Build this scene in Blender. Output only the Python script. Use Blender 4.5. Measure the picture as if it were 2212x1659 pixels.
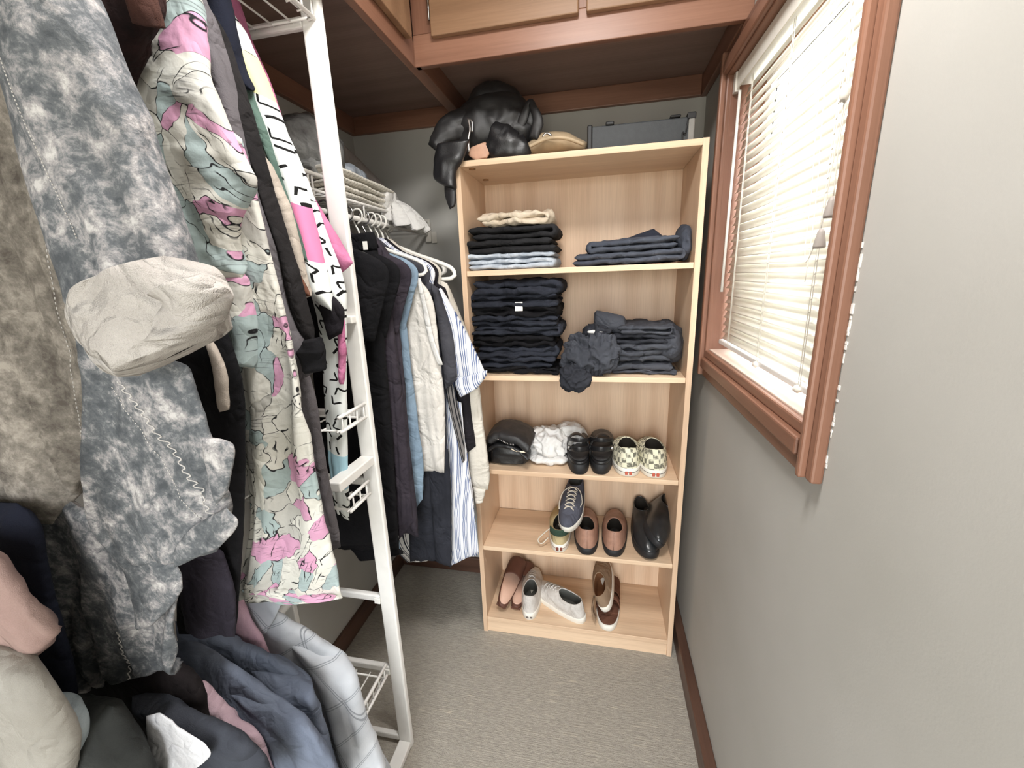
import bpy, bmesh, math, random
import numpy as np
from mathutils import Vector, Matrix

for o in list(bpy.data.objects): bpy.data.objects.remove(o)
scene = bpy.context.scene
COL = scene.collection
PI = math.pi

# ------------------------------------------------------------------ camera
F_PX = 903.9
CAM = np.array([0.4635, -1.4092, 1.4692])
_pitch, _yaw, _roll = math.radians(14.484), math.radians(12.059), math.radians(-2.080)
_f = np.array([-math.sin(_yaw)*math.cos(_pitch), math.cos(_yaw)*math.cos(_pitch), -math.sin(_pitch)])
_r0 = np.array([math.cos(_yaw), math.sin(_yaw), 0.0]); _u0 = np.cross(_r0, _f)
_r = _r0*math.cos(_roll)+_u0*math.sin(_roll); _u = -_r0*math.sin(_roll)+_u0*math.cos(_roll)
cam_data = bpy.data.cameras.new('camera'); cam = bpy.data.objects.new('camera', cam_data); COL.objects.link(cam)
M4 = Matrix(((_r[0], _u[0], -_f[0], CAM[0]), (_r[1], _u[1], -_f[1], CAM[1]), (_r[2], _u[2], -_f[2], CAM[2]), (0, 0, 0, 1)))
cam.matrix_world = M4
cam_data.sensor_width = 36.0; cam_data.sensor_fit = 'HORIZONTAL'; cam_data.lens = F_PX/2212*36.0
cam_data.clip_start = 0.01; cam_data.clip_end = 60
scene.camera = cam

def P(px, py, y=None, x=None, z=None):
    """photo measurement -> point in the room on a plane of known depth"""
    d = _f+_r*(px-1106)/F_PX-_u*(py-829.5)/F_PX
    if y is not None: t = (y-CAM[1])/d[1]
    elif x is not None: t = (x-CAM[0])/d[0]
    else: t = (z-CAM[2])/d[2]
    return CAM+t*d

# ------------------------------------------------------------------ world, lights, exposure
world = bpy.data.worlds.new('sky'); scene.world = world; world.use_nodes = True
bg = world.node_tree.nodes['Background']; bg.inputs['Strength'].default_value = 7.5
_wt = world.node_tree; _tc = _wt.nodes.new('ShaderNodeTexCoord'); _sx = _wt.nodes.new('ShaderNodeSeparateXYZ'); _rp = _wt.nodes.new('ShaderNodeValToRGB')
_wt.links.new(_tc.outputs['Generated'], _sx.inputs[0]); _mr = _wt.nodes.new('ShaderNodeMapRange'); _wt.links.new(_sx.outputs['Z'], _mr.inputs[0])
_mr.inputs[1].default_value = -1; _mr.inputs[2].default_value = 1; _wt.links.new(_mr.outputs[0], _rp.inputs[0]); _wt.links.new(_rp.outputs[0], bg.inputs['Color'])
_e = _rp.color_ramp.elements; _e[0].position = .48; _e[0].color = (.36, .35, .30, 1); _e[1].position = .52; _e[1].color = (.95, .98, 1.0, 1)   # pale ground below the horizon, overcast sky above
portal = bpy.data.lights.new('window_portal', 'AREA'); portal.shape = 'RECTANGLE'; portal.size = 0.72; portal.size_y = 0.8
portal.cycles.is_portal = True
po = bpy.data.objects.new('window_portal', portal); COL.objects.link(po); po.location = (0.93, -0.33, 1.6); po.rotation_euler = (0, PI/2, 0)
portal2 = bpy.data.lights.new('added_doorway_portal', 'AREA'); portal2.shape = 'RECTANGLE'; portal2.size = .70; portal2.size_y = 2.08; portal2.cycles.is_portal = True
po2 = bpy.data.objects.new('added_doorway_portal', portal2); COL.objects.link(po2); po2.location = (.40, -2.54, 1.04); po2.rotation_euler = (PI/2, 0, 0)  # portal for the unseen doorway, an opening added to let fill light in
FILL_LAMP_POS = (0.40, -0.88, 2.40); FILL_LAMP_W = 9.0  # unseen ceiling lamp, added to brighten the closet
lamp = bpy.data.lights.new('added_fill_light', 'AREA'); lamp.shape = 'DISK'; lamp.size = 0.34; lamp.energy = FILL_LAMP_W; lamp.color = (1.0, 0.98, 0.96)
lo = bpy.data.objects.new('added_fill_light', lamp); COL.objects.link(lo); lo.location = (FILL_LAMP_POS[0], FILL_LAMP_POS[1], FILL_LAMP_POS[2]-0.062)
scene.view_settings.view_transform = 'Standard'; scene.view_settings.look = 'None'
scene.view_settings.gamma = 1.0; scene.view_settings.use_curve_mapping = False
scene.view_settings.exposure = 1.08

# ------------------------------------------------------------------ numpy noise
def _hash(ix, iy, iz, s):
    h = (ix*374761393+iy*668265263+iz*2147483647+s*974634137) & 0xffffffff
    h = ((h ^ (h >> 13))*1274126177) & 0xffffffff
    h = (h ^ (h >> 16)) & 0xffffffff
    return h/2147483647.5-1.0
def vnoise(p, seed=0):
    p = np.asarray(p, float); i = np.floor(p).astype(np.int64); f = p-i; f = f*f*f*(f*(f*6-15)+10)
    r = 0
    for dx in (0, 1):
        wx = f[..., 0] if dx else 1-f[..., 0]
        for dy in (0, 1):
            wy = f[..., 1] if dy else 1-f[..., 1]
            for dz in (0, 1):
                wz = f[..., 2] if dz else 1-f[..., 2]
                r = r+wx*wy*wz*_hash(i[..., 0]+dx, i[..., 1]+dy, i[..., 2]+dz, seed)
    return r
def ridge(p, seed=0):
    return 1-2*np.abs(vnoise(p, seed))

# ------------------------------------------------------------------ materials
MATS = {}
class NB:
    def __init__(s, name):
        s.m = bpy.data.materials.new(name); s.m.use_nodes = True; s.t = s.m.node_tree; s.t.nodes.clear()
        s.out = s.n('ShaderNodeOutputMaterial'); s.b = s.n('ShaderNodeBsdfPrincipled'); s.l(s.b.outputs[0], s.out.inputs[0])
        MATS[name] = s.m
    def n(s, t, **k):
        d = s.t.nodes.new(t)
        for a, v in k.items(): setattr(d, a, v)
        return d
    def l(s, a, b): s.t.links.new(a, b)
    def set(s, d, **k):
        for a, v in k.items():
            i = d.inputs[a.replace('_', ' ')]
            if hasattr(v, 'is_linked') or isinstance(v, bpy.types.NodeSocket): s.l(v, i)
            else: i.default_value = v
        return d
    def coord(s, which='Object', scale=(1, 1, 1), rot=(0, 0, 0), loc=(0, 0, 0)):
        c = s.n('ShaderNodeTexCoord'); m = s.n('ShaderNodeMapping'); s.l(c.outputs[which], m.inputs[0])
        m.inputs['Scale'].default_value = scale; m.inputs['Rotation'].default_value = rot; m.inputs['Location'].default_value = loc
        return m.outputs[0]
    def noise(s, v, scale=5, detail=4, rough=.55, dist=0, out='Fac'):
        d = s.n('ShaderNodeTexNoise'); s.l(v, d.inputs['Vector'])
        s.set(d, Scale=scale, Detail=detail, Roughness=rough, Distortion=dist); return d.outputs[out]
    def ramp(s, f, stops, interp='LINEAR'):
        d = s.n('ShaderNodeValToRGB'); s.l(f, d.inputs[0]); e = d.color_ramp; e.interpolation = interp
        while len(e.elements) < len(stops): e.elements.new(0.5)
        for q, (p, c) in zip(e.elements, stops): q.position = p; q.color = (c[0], c[1], c[2], 1)
        return d.outputs[0]
    def mix(s, f, a, b, mode='MIX'):
        d = s.n('ShaderNodeMix', data_type='RGBA', blend_type=mode)
        for i, v in ((0, f), (6, a), (7, b)):
            if isinstance(v, bpy.types.NodeSocket): s.l(v, d.inputs[i])
            else: d.inputs[i].default_value = v if i == 0 else (v[0], v[1], v[2], 1)
        return d.outputs[2]
    def math(s, op, a, b=0.0, c=0.0):
        d = s.n('ShaderNodeMath', operation=op)
        for i, v in enumerate((a, b, c)):
            if isinstance(v, bpy.types.NodeSocket): s.l(v, d.inputs[i])
            else: d.inputs[i].default_value = v
        return d.outputs[0]
    def sep(s, v):
        d = s.n('ShaderNodeSeparateXYZ'); s.l(v, d.inputs[0]); return d.outputs
    def vor(s, v, scale, feature='F1', rnd=1.0, dim='3D'):
        d = s.n('ShaderNodeTexVoronoi', feature=feature, voronoi_dimensions=dim); s.l(v, d.inputs['Vector'])
        d.inputs['Scale'].default_value = scale; d.inputs['Randomness'].default_value = rnd; return d
    def vmath(s, op, a, b=(0, 0, 0)):
        d = s.n('ShaderNodeVectorMath', operation=op)
        for i, v in enumerate((a, b)):
            if isinstance(v, bpy.types.NodeSocket): s.l(v, d.inputs[i])
            else: d.inputs[i].default_value = v
        return d.outputs[0]
    def bump(s, h, strength=.3, dist=.002):
        d = s.n('ShaderNodeBump'); s.l(h, d.inputs['Height']); d.inputs['Strength'].default_value = strength; d.inputs['Distance'].default_value = dist
        s.l(d.outputs[0], s.b.inputs['Normal'])
    def fin(s, color, rough=.6, spec=.5, metal=0.0, sheen=0.0):
        if isinstance(color, bpy.types.NodeSocket): s.l(color, s.b.inputs['Base Color'])
        else: s.b.inputs['Base Color'].default_value = (color[0], color[1], color[2], 1)
        s.b.inputs['Roughness'].default_value = rough; s.b.inputs['Specular IOR Level'].default_value = spec
        s.b.inputs['Metallic'].default_value = metal
        if sheen: s.b.inputs['Sheen Weight'].default_value = sheen; s.b.inputs['Sheen Roughness'].default_value = .5
        return s.m
def srgb(r, g, b):
    f = lambda c: (c/255/12.92) if c/255 <= .04045 else ((c/255+.055)/1.055)**2.4
    return (f(r), f(g), f(b))
def dull(c, k=.22):
    g = .3*c[0]+.55*c[1]+.15*c[2]; return tuple(q*(1-k)+g*k for q in c)
def sc(c, k): return (c[0]*k, c[1]*k, c[2]*k)

def cloth(name, col, col2=None, var=.25, weave=900, rough=.95, bump=.5, big=6, sheen=.0):
    b = NB(name); v = b.coord('Object')
    n1 = b.noise(v, big, 4, .6); n2 = b.noise(v, weave, 2, .5)
    col = dull(col); c2 = dull(col2) if col2 else sc(col, 1-var)
    c = b.ramp(n1, [(.32, c2), (.68, col)])
    c = b.mix(.25, c, b.ramp(n2, [(.3, (.55, .55, .55)), (.7, (1, 1, 1))]), 'MULTIPLY')
    cr = b.math('ABSOLUTE', b.math('SUBTRACT', b.noise(v, 11, 3, .5, .6), .5)); cr = b.math('MULTIPLY', b.math('MINIMUM', cr, .12), 14.0)
    b.bump(b.math('ADD', b.math('ADD', b.math('MULTIPLY', n2, .3), b.math('MULTIPLY', b.noise(v, 60, 3, .6), .8)), cr), bump*1.3, .0035)
    return b.fin(c, rough, .2, sheen=sheen)
def plain(name, col, rough=.5, spec=.5, metal=0.0, var=.06, scale=30, bump=0.0):
    b = NB(name); v = b.coord('Object'); n = b.noise(v, scale, 4)
    c = b.ramp(n, [(.3, sc(col, 1-var)), (.7, sc(col, 1+var))])
    if bump: b.bump(b.noise(v, scale*6, 4), bump, .002)
    return b.fin(c, rough, spec, metal)
def wood(name, light, dark, grain_axis='z', scale=1.0, rough=.45, cath=.35, spec=.4):
    b = NB(name)
    st = {'x': (1.2, 14, 14), 'y': (14, 1.2, 14), 'z': (14, 14, 1.2)}[grain_axis]
    v = b.coord('Object', tuple(q*scale for q in st))
    fine = {'x': (6, 240, 240), 'y': (240, 6, 240), 'z': (240, 240, 6)}[grain_axis]
    v2 = b.coord('Object', fine)
    w = b.n('ShaderNodeTexWave', wave_type='RINGS', rings_direction='SPHERICAL'); b.l(v, w.inputs['Vector'])
    b.set(w, Scale=.55, Distortion=5.0, Detail=3.0); w.inputs['Detail Scale'].default_value = 1.2
    n = b.noise(v, 1.4, 5, .6, .4); f = b.noise(v2, 1.0, 3, .6)
    c = b.ramp(b.math('ADD', b.math('MULTIPLY', w.outputs['Fac'], cath), b.math('MULTIPLY', n, 1-cath)), [(.25, dark), (.62, light)])
    c = b.mix(.35, c, b.ramp(f, [(.35, (.72, .68, .64)), (.6, (1, 1, 1))]), 'MULTIPLY')
    b.bump(f, .12, .001)
    return b.fin(c, rough, spec)

# room
def mk_wall():
    b = NB('wall_paint'); v = b.coord('Object'); n = b.noise(v, 2.2, 3); f = b.noise(v, 260, 3, .6)
    c = b.ramp(n, [(.3, srgb(172, 170, 164)), (.7, srgb(182, 180, 175))]); b.bump(f, .15, .001); return b.fin(c, .75, .25)
mk_wall()
plain('ceiling_paint', srgb(226, 222, 214), .85, .2)
def mk_carpet(name, rz):
    b = NB(name); v = b.coord('Object', rot=(0, 0, rz)); vs = b.coord('Object', (14, 300, 14), (0, 0, rz)); vs2 = b.coord('Object', (60, 260, 60), (0, 0, rz))
    f = b.noise(v, 420, 3, .7); st = b.noise(vs, 1, 2, .6); big = b.noise(vs2, 1, 4, .6); bl = b.noise(v, 9, 3)
    c = b.ramp(b.math('ADD', b.math('MULTIPLY', f, .5), b.math('MULTIPLY', big, .5)), [(.32, srgb(144, 138, 129)), (.7, srgb(192, 185, 173))])
    m = b.math('MULTIPLY', b.ramp(st, [(.60, (0, 0, 0)), (.70, (1, 1, 1))]), b.ramp(bl, [(.40, (0, 0, 0)), (.62, (1, 1, 1))]))
    c = b.mix(b.math('MULTIPLY', m, .7), c, srgb(218, 208, 188))
    b.bump(b.math('ADD', f, st), .7, .004); return b.fin(c, .98, .1)
mk_carpet('carpet_a', 0); mk_carpet('carpet_b', PI/2)
wood('base_wood', srgb(94, 68, 56), srgb(68, 47, 38), 'y', 1, .4, .2)
wood('base_wood_x', srgb(94, 68, 56), srgb(68, 47, 38), 'x', 1, .4, .2)
wood('mahogany_y', srgb(140, 101, 82), srgb(108, 73, 57), 'y', .6, .4, .25)
wood('mahogany_x', srgb(140, 101, 82), srgb(108, 73, 57), 'x', .6, .4, .25)
wood('mahogany_z', srgb(140, 101, 82), srgb(108, 73, 57), 'z', .6, .4, .25)
wood('cab_bottom', srgb(134, 110, 100), srgb(120, 96, 86), 'x', .5, .6, .2)
wood('door_oak', srgb(142, 110, 84), srgb(122, 92, 68), 'x', .6, .45, .3)
wood('oak_z', srgb(224, 196, 168), srgb(212, 181, 152), 'z', .6, .42, .5)
wood('oak_x', srgb(226, 198, 168), srgb(206, 174, 144), 'x', .7, .42, .3)
wood('oak_edge', srgb(236, 204, 168), srgb(214, 178, 140), 'x', .7, .42, .2)
plain('white_metal', srgb(232, 230, 226), .35, .5, 0, .03)
plain('white_plastic', srgb(236, 234, 228), .35, .5, 0, .03)
plain('black_plastic', srgb(22, 22, 24), .35, .5, 0, .1)
plain('chrome', srgb(190, 190, 190), .2, .5, 1.0)
plain('clear_bracket', srgb(206, 202, 194), .3, .5)
plain('cam_lock', srgb(128, 88, 50), .4, .5)
plain('grey_box', srgb(50, 53, 56), .55, .4, 0, .12, 60, .2)
plain('case_end', srgb(128, 126, 122), .5, .4)
plain('black_trim', srgb(22, 22, 24), .5, .4)
plain('cord_white', srgb(228, 224, 214), .7, .3)
plain('tassel', srgb(168, 160, 154), .5, .4)
def mk_slat():
    b = NB('blind_slat'); v = b.coord('Object'); n = b.noise(v, 8, 2)
    c = b.ramp(n, [(.3, srgb(240, 236, 224)), (.7, srgb(248, 246, 238))]); b.fin(c, .45, .4)
    tr = b.n('ShaderNodeBsdfTranslucent'); tr.inputs['Color'].default_value = (1.0, .95, .84, 1)
    mx = b.n('ShaderNodeMixShader'); mx.inputs[0].default_value = .075
    b.l(b.b.outputs[0], mx.inputs[1]); b.l(tr.outputs[0], mx.inputs[2]); b.l(mx.outputs[0], b.out.inputs[0])
mk_slat()
def mk_glass():
    b = NB('window_glass'); b.fin((1, 1, 1), 0.0, .5); b.b.inputs['Transmission Weight'].default_value = 1.0; b.b.inputs['IOR'].default_value = 1.01
mk_glass()
def mk_emit():
    b = NB('fill_lamp_diffuser'); b.fin(srgb(240, 238, 230), .5); b.b.inputs['Emission Color'].default_value = (1, .95, .88, 1); b.b.inputs['Emission Strength'].default_value = 3.0  # glowing cover of the added ceiling fill lamp
mk_emit()

# clothes
def mk_acid(name, warm=0.0):
    b = NB(name); v = b.coord('UV'); v3 = b.coord('Object')
    n1 = b.noise(v3, 16, 8, .70, .2); n2 = b.noise(v3, 60, 6, .74, .3); big = b.noise(v3, 3.2, 3)
    f = b.math('ADD', b.math('MULTIPLY', n1, .55), b.math('MULTIPLY', n2, .45))
    c = b.ramp(f, [(.40, srgb(72, 75, 79)), (.48, srgb(94, 97, 100)), (.515, srgb(122, 122, 124)), (.55, srgb(146, 143, 143)), (.61, srgb(186, 183, 181))])
    c2 = b.ramp(f, [(.40, srgb(92, 86, 80)), (.5, srgb(126, 120, 112)), (.62, srgb(170, 162, 152))])
    c = b.mix(b.ramp(big, [(.40-warm*.3, (0, 0, 0)), (.58-warm*.3, (1, 1, 1))]), c, c2) if warm else c
    w = b.noise(b.coord('Object', (1, 1, 1)), 700, 2)
    cr = b.math('MULTIPLY', b.math('MINIMUM', b.math('ABSOLUTE', b.math('SUBTRACT', b.noise(v3, 9, 3, .5, .6), .5)), .1), 16.0)
    b.bump(b.math('ADD', b.math('ADD', b.math('MULTIPLY', w, .4), b.math('MULTIPLY', n2, .6)), cr), .4, .0035); return b.fin(c, .92, .2)
mk_acid('acid_denim'); mk_acid('acid_denim_warm', 1.0)
cloth('cuff_lining', srgb(190, 183, 176), srgb(164, 157, 150), big=10, bump=1.0)
def mk_abstract():
    b = NB('abstract_print'); v = b.coord('UV', (1, .8, 1))
    wob = b.noise(v, 11, 3, .6, 0, 'Color'); vv = b.vmath('ADD', v, b.vmath('MULTIPLY', b.vmath('SUBTRACT', wob, (.5, .5, .5)), (.10, .10, 0)))
    vo = b.vor(vv, 29, 'F1', 1.0, '2D'); ed = b.vor(vv, 29, 'DISTANCE_TO_EDGE', 1.0, '2D')
    rnd = b.sep(vo.outputs['Color'])[0]
    white = srgb(204, 202, 194)
    c = b.ramp(rnd, [(0, white), (.38, srgb(156, 170, 170)), (.58, srgb(196, 148, 174)), (.78, srgb(178, 176, 170)), (.90, white)], 'CONSTANT')
    # pencil hatching
    h = b.noise(b.coord('UV', (30, 330, 1), (0, 0, .5)), 1, 2, .5); hm = b.ramp(b.noise(v, 14, 2), [(.5, (0, 0, 0)), (.58, (1, 1, 1))])
    c = b.mix(b.math('MULTIPLY', b.math('MULTIPLY', b.ramp(h, [(.56, (0, 0, 0)), (.66, (1, 1, 1))]), hm), .55), c, srgb(60, 60, 62))
    line = b.ramp(ed.outputs['Distance'], [(.012, (1, 1, 1)), (.03, (0, 0, 0))])
    brk = b.ramp(b.noise(v, 30, 2), [(.42, (0, 0, 0)), (.5, (1, 1, 1))])
    c = b.mix(b.math('MULTIPLY', line, brk), c, srgb(34, 34, 36))
    sq = b.n('ShaderNodeTexWave', wave_type='BANDS'); b.l(b.vmath('ADD', v, b.vmath('MULTIPLY', wob, (.12, .12, 0))), sq.inputs['Vector']); b.set(sq, Scale=26.0, Distortion=9.0, Detail=2.0)
    sm = b.math('MULTIPLY', b.ramp(sq.outputs['Fac'], [(.93, (0, 0, 0)), (.97, (1, 1, 1))]), b.ramp(b.noise(v, 20, 2), [(.54, (0, 0, 0)), (.6, (1, 1, 1))]))
    c = b.mix(sm, c, srgb(40, 40, 42))
    cr = b.math('MULTIPLY', b.math('MINIMUM', b.math('ABSOLUTE', b.math('SUBTRACT', b.noise(b.coord('Object'), 11, 3, .5, .6), .5)), .12), 14.0)
    b.bump(b.math('ADD', b.noise(b.coord('Object'), 60, 3), cr), .35, .0035); return b.fin(c, .9, .2)
mk_abstract()
def mk_dashes(name, bands, vsc):
    b = NB(name); v = b.coord('UV'); S = 33.0
    vo = b.vor(v, S, 'F1', .55, '2D'); loc = b.vmath('SUBTRACT', b.vmath('MULTIPLY', v, (S, S, 0)), b.vmath('MULTIPLY', vo.outputs['Position'], (S, S, 0)))
    # Position output is in input space
    rnd = b.sep(vo.outputs['Color']); ang = b.math('MULTIPLY', rnd[0], 6.283)
    rot = b.n('ShaderNodeVectorRotate', rotation_type='Z_AXIS'); b.l(loc, rot.inputs['Vector']); b.l(ang, rot.inputs['Angle'])
    xyz = b.sep(rot.outputs[0]); ax = b.math('ABSOLUTE', xyz[0]); ay = b.math('ABSOLUTE', xyz[1])
    bar = b.math('MULTIPLY', b.math('LESS_THAN', ax, .30), b.math('LESS_THAN', ay, .085))
    vv = b.math('ABSOLUTE', b.math('SUBTRACT', ay, b.math('MULTIPLY', b.math('ADD', xyz[0], .2), .75)))
    chev = b.math('MULTIPLY', b.math('LESS_THAN', vv, .085), b.math('LESS_THAN', b.math('ABSOLUTE', b.math('SUBTRACT', xyz[0], .05)), .25))
    m = b.math('MAXIMUM', b.math('MULTIPLY', bar, b.math('LESS_THAN', rnd[1], .6)), b.math('MULTIPLY', chev, b.math('GREATER_THAN', rnd[1], .6)))
    vs = b.math('MULTIPLY', b.sep(v)[1], vsc)
    c = b.ramp(vs, bands, 'CONSTANT')
    plainm = b.ramp(vs, [(p, (0, 0, 0) if tuple(q) != W0 else (1, 1, 1)) for p, q in bands], 'CONSTANT')
    c = b.mix(b.math('MULTIPLY', m, plainm), c, srgb(26, 26, 26)); b.bump(b.noise(b.coord('Object'), 60, 3), .2, .002)
    return b.fin(c, .9, .2)
W0 = tuple(srgb(230, 234, 232))
mk_dashes('dash_sleeve', [(0, W0), (.07, srgb(224, 220, 164)), (.15, W0), (.345, srgb(222, 132, 172)), (.45, W0)], 1.0)
mk_dashes('dash_body', [(0, W0), (.60, srgb(166, 204, 218)), (.66, W0), (.76, srgb(220, 222, 120))], .667)
def mk_stripe(name, base, lines, period, pat, ang=0.0, axis=0):
    b = NB(name); v = b.coord('UV', rot=(0, 0, ang)); u = b.sep(v)[axis]
    u = b.math('ADD', u, b.math('MULTIPLY', b.noise(v, 14, 2), .008))
    fr = b.math('FRACT', b.math('DIVIDE', u, period)); stops = []
    for a, w, col in pat: stops += [(a, col), (a+w, base)]
    c = b.ramp(fr, [(0, base)]+stops, 'CONSTANT'); c = b.mix(.2, c, b.ramp(b.noise(b.coord('Object'), 20, 3), [(.3, (.8, .8, .8)), (.7, (1, 1, 1))]), 'MULTIPLY')
    b.bump(b.noise(b.coord('Object'), 60, 3), .2, .002); return b.fin(c, .9, .2)
BL = srgb(92, 108, 150); mk_stripe('blue_stripe', srgb(230, 231, 236), BL, .034, [(.08, .09, BL), (.28, .07, BL), (.46, .09, BL), (.66, .05, srgb(130, 142, 175))])
mk_stripe('grey_stripe', srgb(120, 116, 114), None, .02, [(.2, .2, srgb(34, 34, 38)), (.6, .16, srgb(34, 34, 38))])
mk_stripe('white_black_stripe', srgb(222, 220, 216), None, .03, [(.2, .2, srgb(40, 42, 52)), (.6, .1, srgb(60, 62, 72))])
def mk_plaid():
    b = NB('plaid_grey'); v = b.coord('UV', rot=(0, 0, .35)); x = b.sep(v); base = b.ramp(b.noise(v, 10, 3), [(.3, srgb(168, 172, 178)), (.7, srgb(196, 198, 202))])
    def lines(s, per):
        fr = b.math('FRACT', b.math('DIVIDE', s, per)); return b.ramp(fr, [(0, (1, 1, 1)), (.025, (0, 0, 0)), (.06, (1, 1, 1)), (.085, (0, 0, 0))], 'CONSTANT')
    m = b.math('MAXIMUM', lines(x[0], .095), lines(x[1], .095)); c = b.mix(b.math('MULTIPLY', m, .7), base, srgb(112, 116, 122))
    b.bump(b.noise(b.coord('Object'), 300, 3), .2, .002); return b.fin(c, .95, .2, sheen=.2)
mk_plaid()
def mk_plaidwhite():
    b = NB('plaid_white'); v = b.coord('UV'); x = b.sep(v)
    def lines(s, per): return b.ramp(b.math('FRACT', b.math('DIVIDE', s, per)), [(0, (1, 1, 1)), (.22, (0, 0, 0))], 'CONSTANT')
    m = b.math('MAXIMUM', lines(x[0], .016), lines(x[1], .016)); c = b.mix(b.math('MULTIPLY', m, .7), srgb(226, 222, 212), srgb(168, 164, 152)); return b.fin(c, .95, .2)
mk_plaidwhite()
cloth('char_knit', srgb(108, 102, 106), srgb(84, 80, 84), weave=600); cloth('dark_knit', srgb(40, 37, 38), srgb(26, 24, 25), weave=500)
cloth('navy_cloth', srgb(30, 34, 50), srgb(20, 23, 36)); cloth('black_cloth', srgb(24, 23, 27), srgb(13, 13, 16)); cloth('green_cloth', srgb(92, 120, 108), srgb(70, 96, 86))
cloth('beige_cloth', srgb(196, 182, 166), srgb(170, 156, 142)); cloth('pink_cloth', srgb(222, 122, 172), srgb(196, 96, 146), var=.1); cloth('rust_cloth', srgb(118, 72, 50))
cloth('brown_collar', srgb(84, 48, 36), srgb(56, 32, 26)); cloth('maroon_fleece', srgb(52, 26, 24), srgb(20, 12, 12), weave=300, bump=.6, big=14); cloth('plum_cloth', srgb(66, 58, 68), srgb(46, 40, 50), big=12)
cloth('denim_blue', srgb(132, 158, 180), srgb(108, 134, 158)); cloth('cream_cloth', srgb(228, 220, 206), srgb(204, 196, 182)); cloth('vest_cloth', srgb(232, 226, 218), srgb(210, 204, 196))
cloth('tee_grey', srgb(76, 76, 84), srgb(58, 58, 66)); cloth('tee_dark', srgb(38, 34, 40)); cloth('trouser_dark', srgb(52, 54, 64), srgb(34, 36, 44))
cloth('suit_blue', srgb(114, 124, 144), srgb(88, 98, 118), weave=1200, big=4); cloth('salmon_satin', srgb(192, 158, 148), srgb(168, 132, 124), rough=.6); cloth('pink_satin', srgb(206, 162, 178), srgb(178, 134, 150), rough=.55)
cloth('mauve_cloth', srgb(204, 170, 182), srgb(170, 136, 150)); cloth('brownblack_cloth', srgb(34, 26, 27), srgb(20, 16, 17)); cloth('suit_dark', srgb(66, 70, 80), srgb(48, 51, 60))
cloth('white_shirt', srgb(226, 226, 230), srgb(206, 206, 212)); cloth('olive_coat', srgb(62, 64, 62), srgb(44, 46, 45)); cloth('paleblue_cloth', srgb(176, 190, 196), srgb(154, 168, 176))
cloth('purple_knit', srgb(52, 46, 58), srgb(34, 30, 40), weave=500); cloth('bone_cloth', srgb(178, 173, 163), srgb(158, 153, 143))
cloth('grey_fleece', srgb(150, 152, 150), srgb(86, 84, 82), weave=250, bump=.7, big=9); cloth('taupe_roll', srgb(158, 148, 142), srgb(138, 128, 122)); cloth('white_cotton', srgb(232, 230, 226), srgb(208, 206, 204))
cloth('jean_black', srgb(44, 44, 47), srgb(26, 26, 28), big=10); cloth('jean_ink', srgb(48, 52, 64), srgb(32, 35, 45), big=10); cloth('jean_light', srgb(196, 206, 218), srgb(154, 166, 182), big=30); cloth('ecru', srgb(222, 206, 182), srgb(196, 176, 148), big=18)
cloth('fold_navy', srgb(82, 88, 102), srgb(62, 68, 82)); cloth('fold_navy_dark', srgb(48, 52, 66), srgb(36, 40, 52)); cloth('fold_char', srgb(76, 79, 88), srgb(54, 57, 66)); cloth('fold_char_dark', srgb(52, 54, 62), srgb(36, 38, 46))
plain('leather_black', srgb(26, 26, 28), .38, .5, 0, .2, 40, .25); plain('leather_soft', srgb(36, 35, 36), .5, .5, 0, .25, 14, .3); plain('leather_tan', srgb(190, 150, 128), .5, .4, 0, .15)
plain('leather_beige', srgb(176, 156, 128), .5, .4, 0, .3, 12); plain('zip_metal', srgb(176, 172, 168), .3, .5, .9, .1); plain('zip_cream', srgb(230, 214, 190), .5, .4)
plain('sole_white', srgb(228, 224, 214), .6, .3, 0, .06); plain('sole_black', srgb(34, 34, 36), .6, .4, 0, .12); plain('lining_dark', srgb(50, 46, 42), .9, .1); plain('lining_grey', srgb(96, 96, 92), .9, .1)
plain('lining_brown', srgb(120, 82, 56), .9, .1); plain('leather_brown', srgb(160, 122, 104), .45, .4, 0, .15, 50, .15); plain('leather_shine', srgb(38, 40, 42), .28, .6, 0, .2); plain('lace_cream', srgb(206, 198, 184), .9, .1); plain('lace_grey', srgb(190, 186, 182), .9, .1)
cloth('canvas_white', srgb(226, 220, 212), srgb(200, 192, 184), big=20); cloth('canvas_navy', srgb(90, 92, 106), srgb(70, 72, 86)); cloth('canvas_green', srgb(52, 78, 62)); cloth('canvas_mustard', srgb(206, 184, 128)); cloth('suede_brown', srgb(120, 74, 50), srgb(92, 54, 36)); cloth('suede_tan', srgb(168, 138, 106), srgb(140, 112, 84))
plain('pump_pink', srgb(206, 168, 148), .5, .4, 0, .06); plain('pump_dark', srgb(92, 58, 46), .55, .4, 0, .15); plain('logo_red', srgb(186, 90, 70), .7); plain('logo_brown', srgb(120, 60, 44), .7); plain('mark_grey', srgb(110, 100, 94), .7)
def mk_checker():
    b = NB('checker_canvas'); v = b.coord('Object', (58, 58, 58), (.2, .1, .3)); ck = b.n('ShaderNodeTexChecker'); b.l(v, ck.inputs['Vector']); ck.inputs['Scale'].default_value = 1.0
    n = b.noise(b.coord('Object'), 60, 4); m = b.math('MULTIPLY', ck.outputs['Fac'], b.ramp(n, [(.32, (0, 0, 0)), (.5, (1, 1, 1))]))
    c = b.mix(b.math('MULTIPLY', m, .85), srgb(222, 218, 194), srgb(72, 70, 64)); return b.fin(c, .9, .2)
mk_checker()

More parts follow.
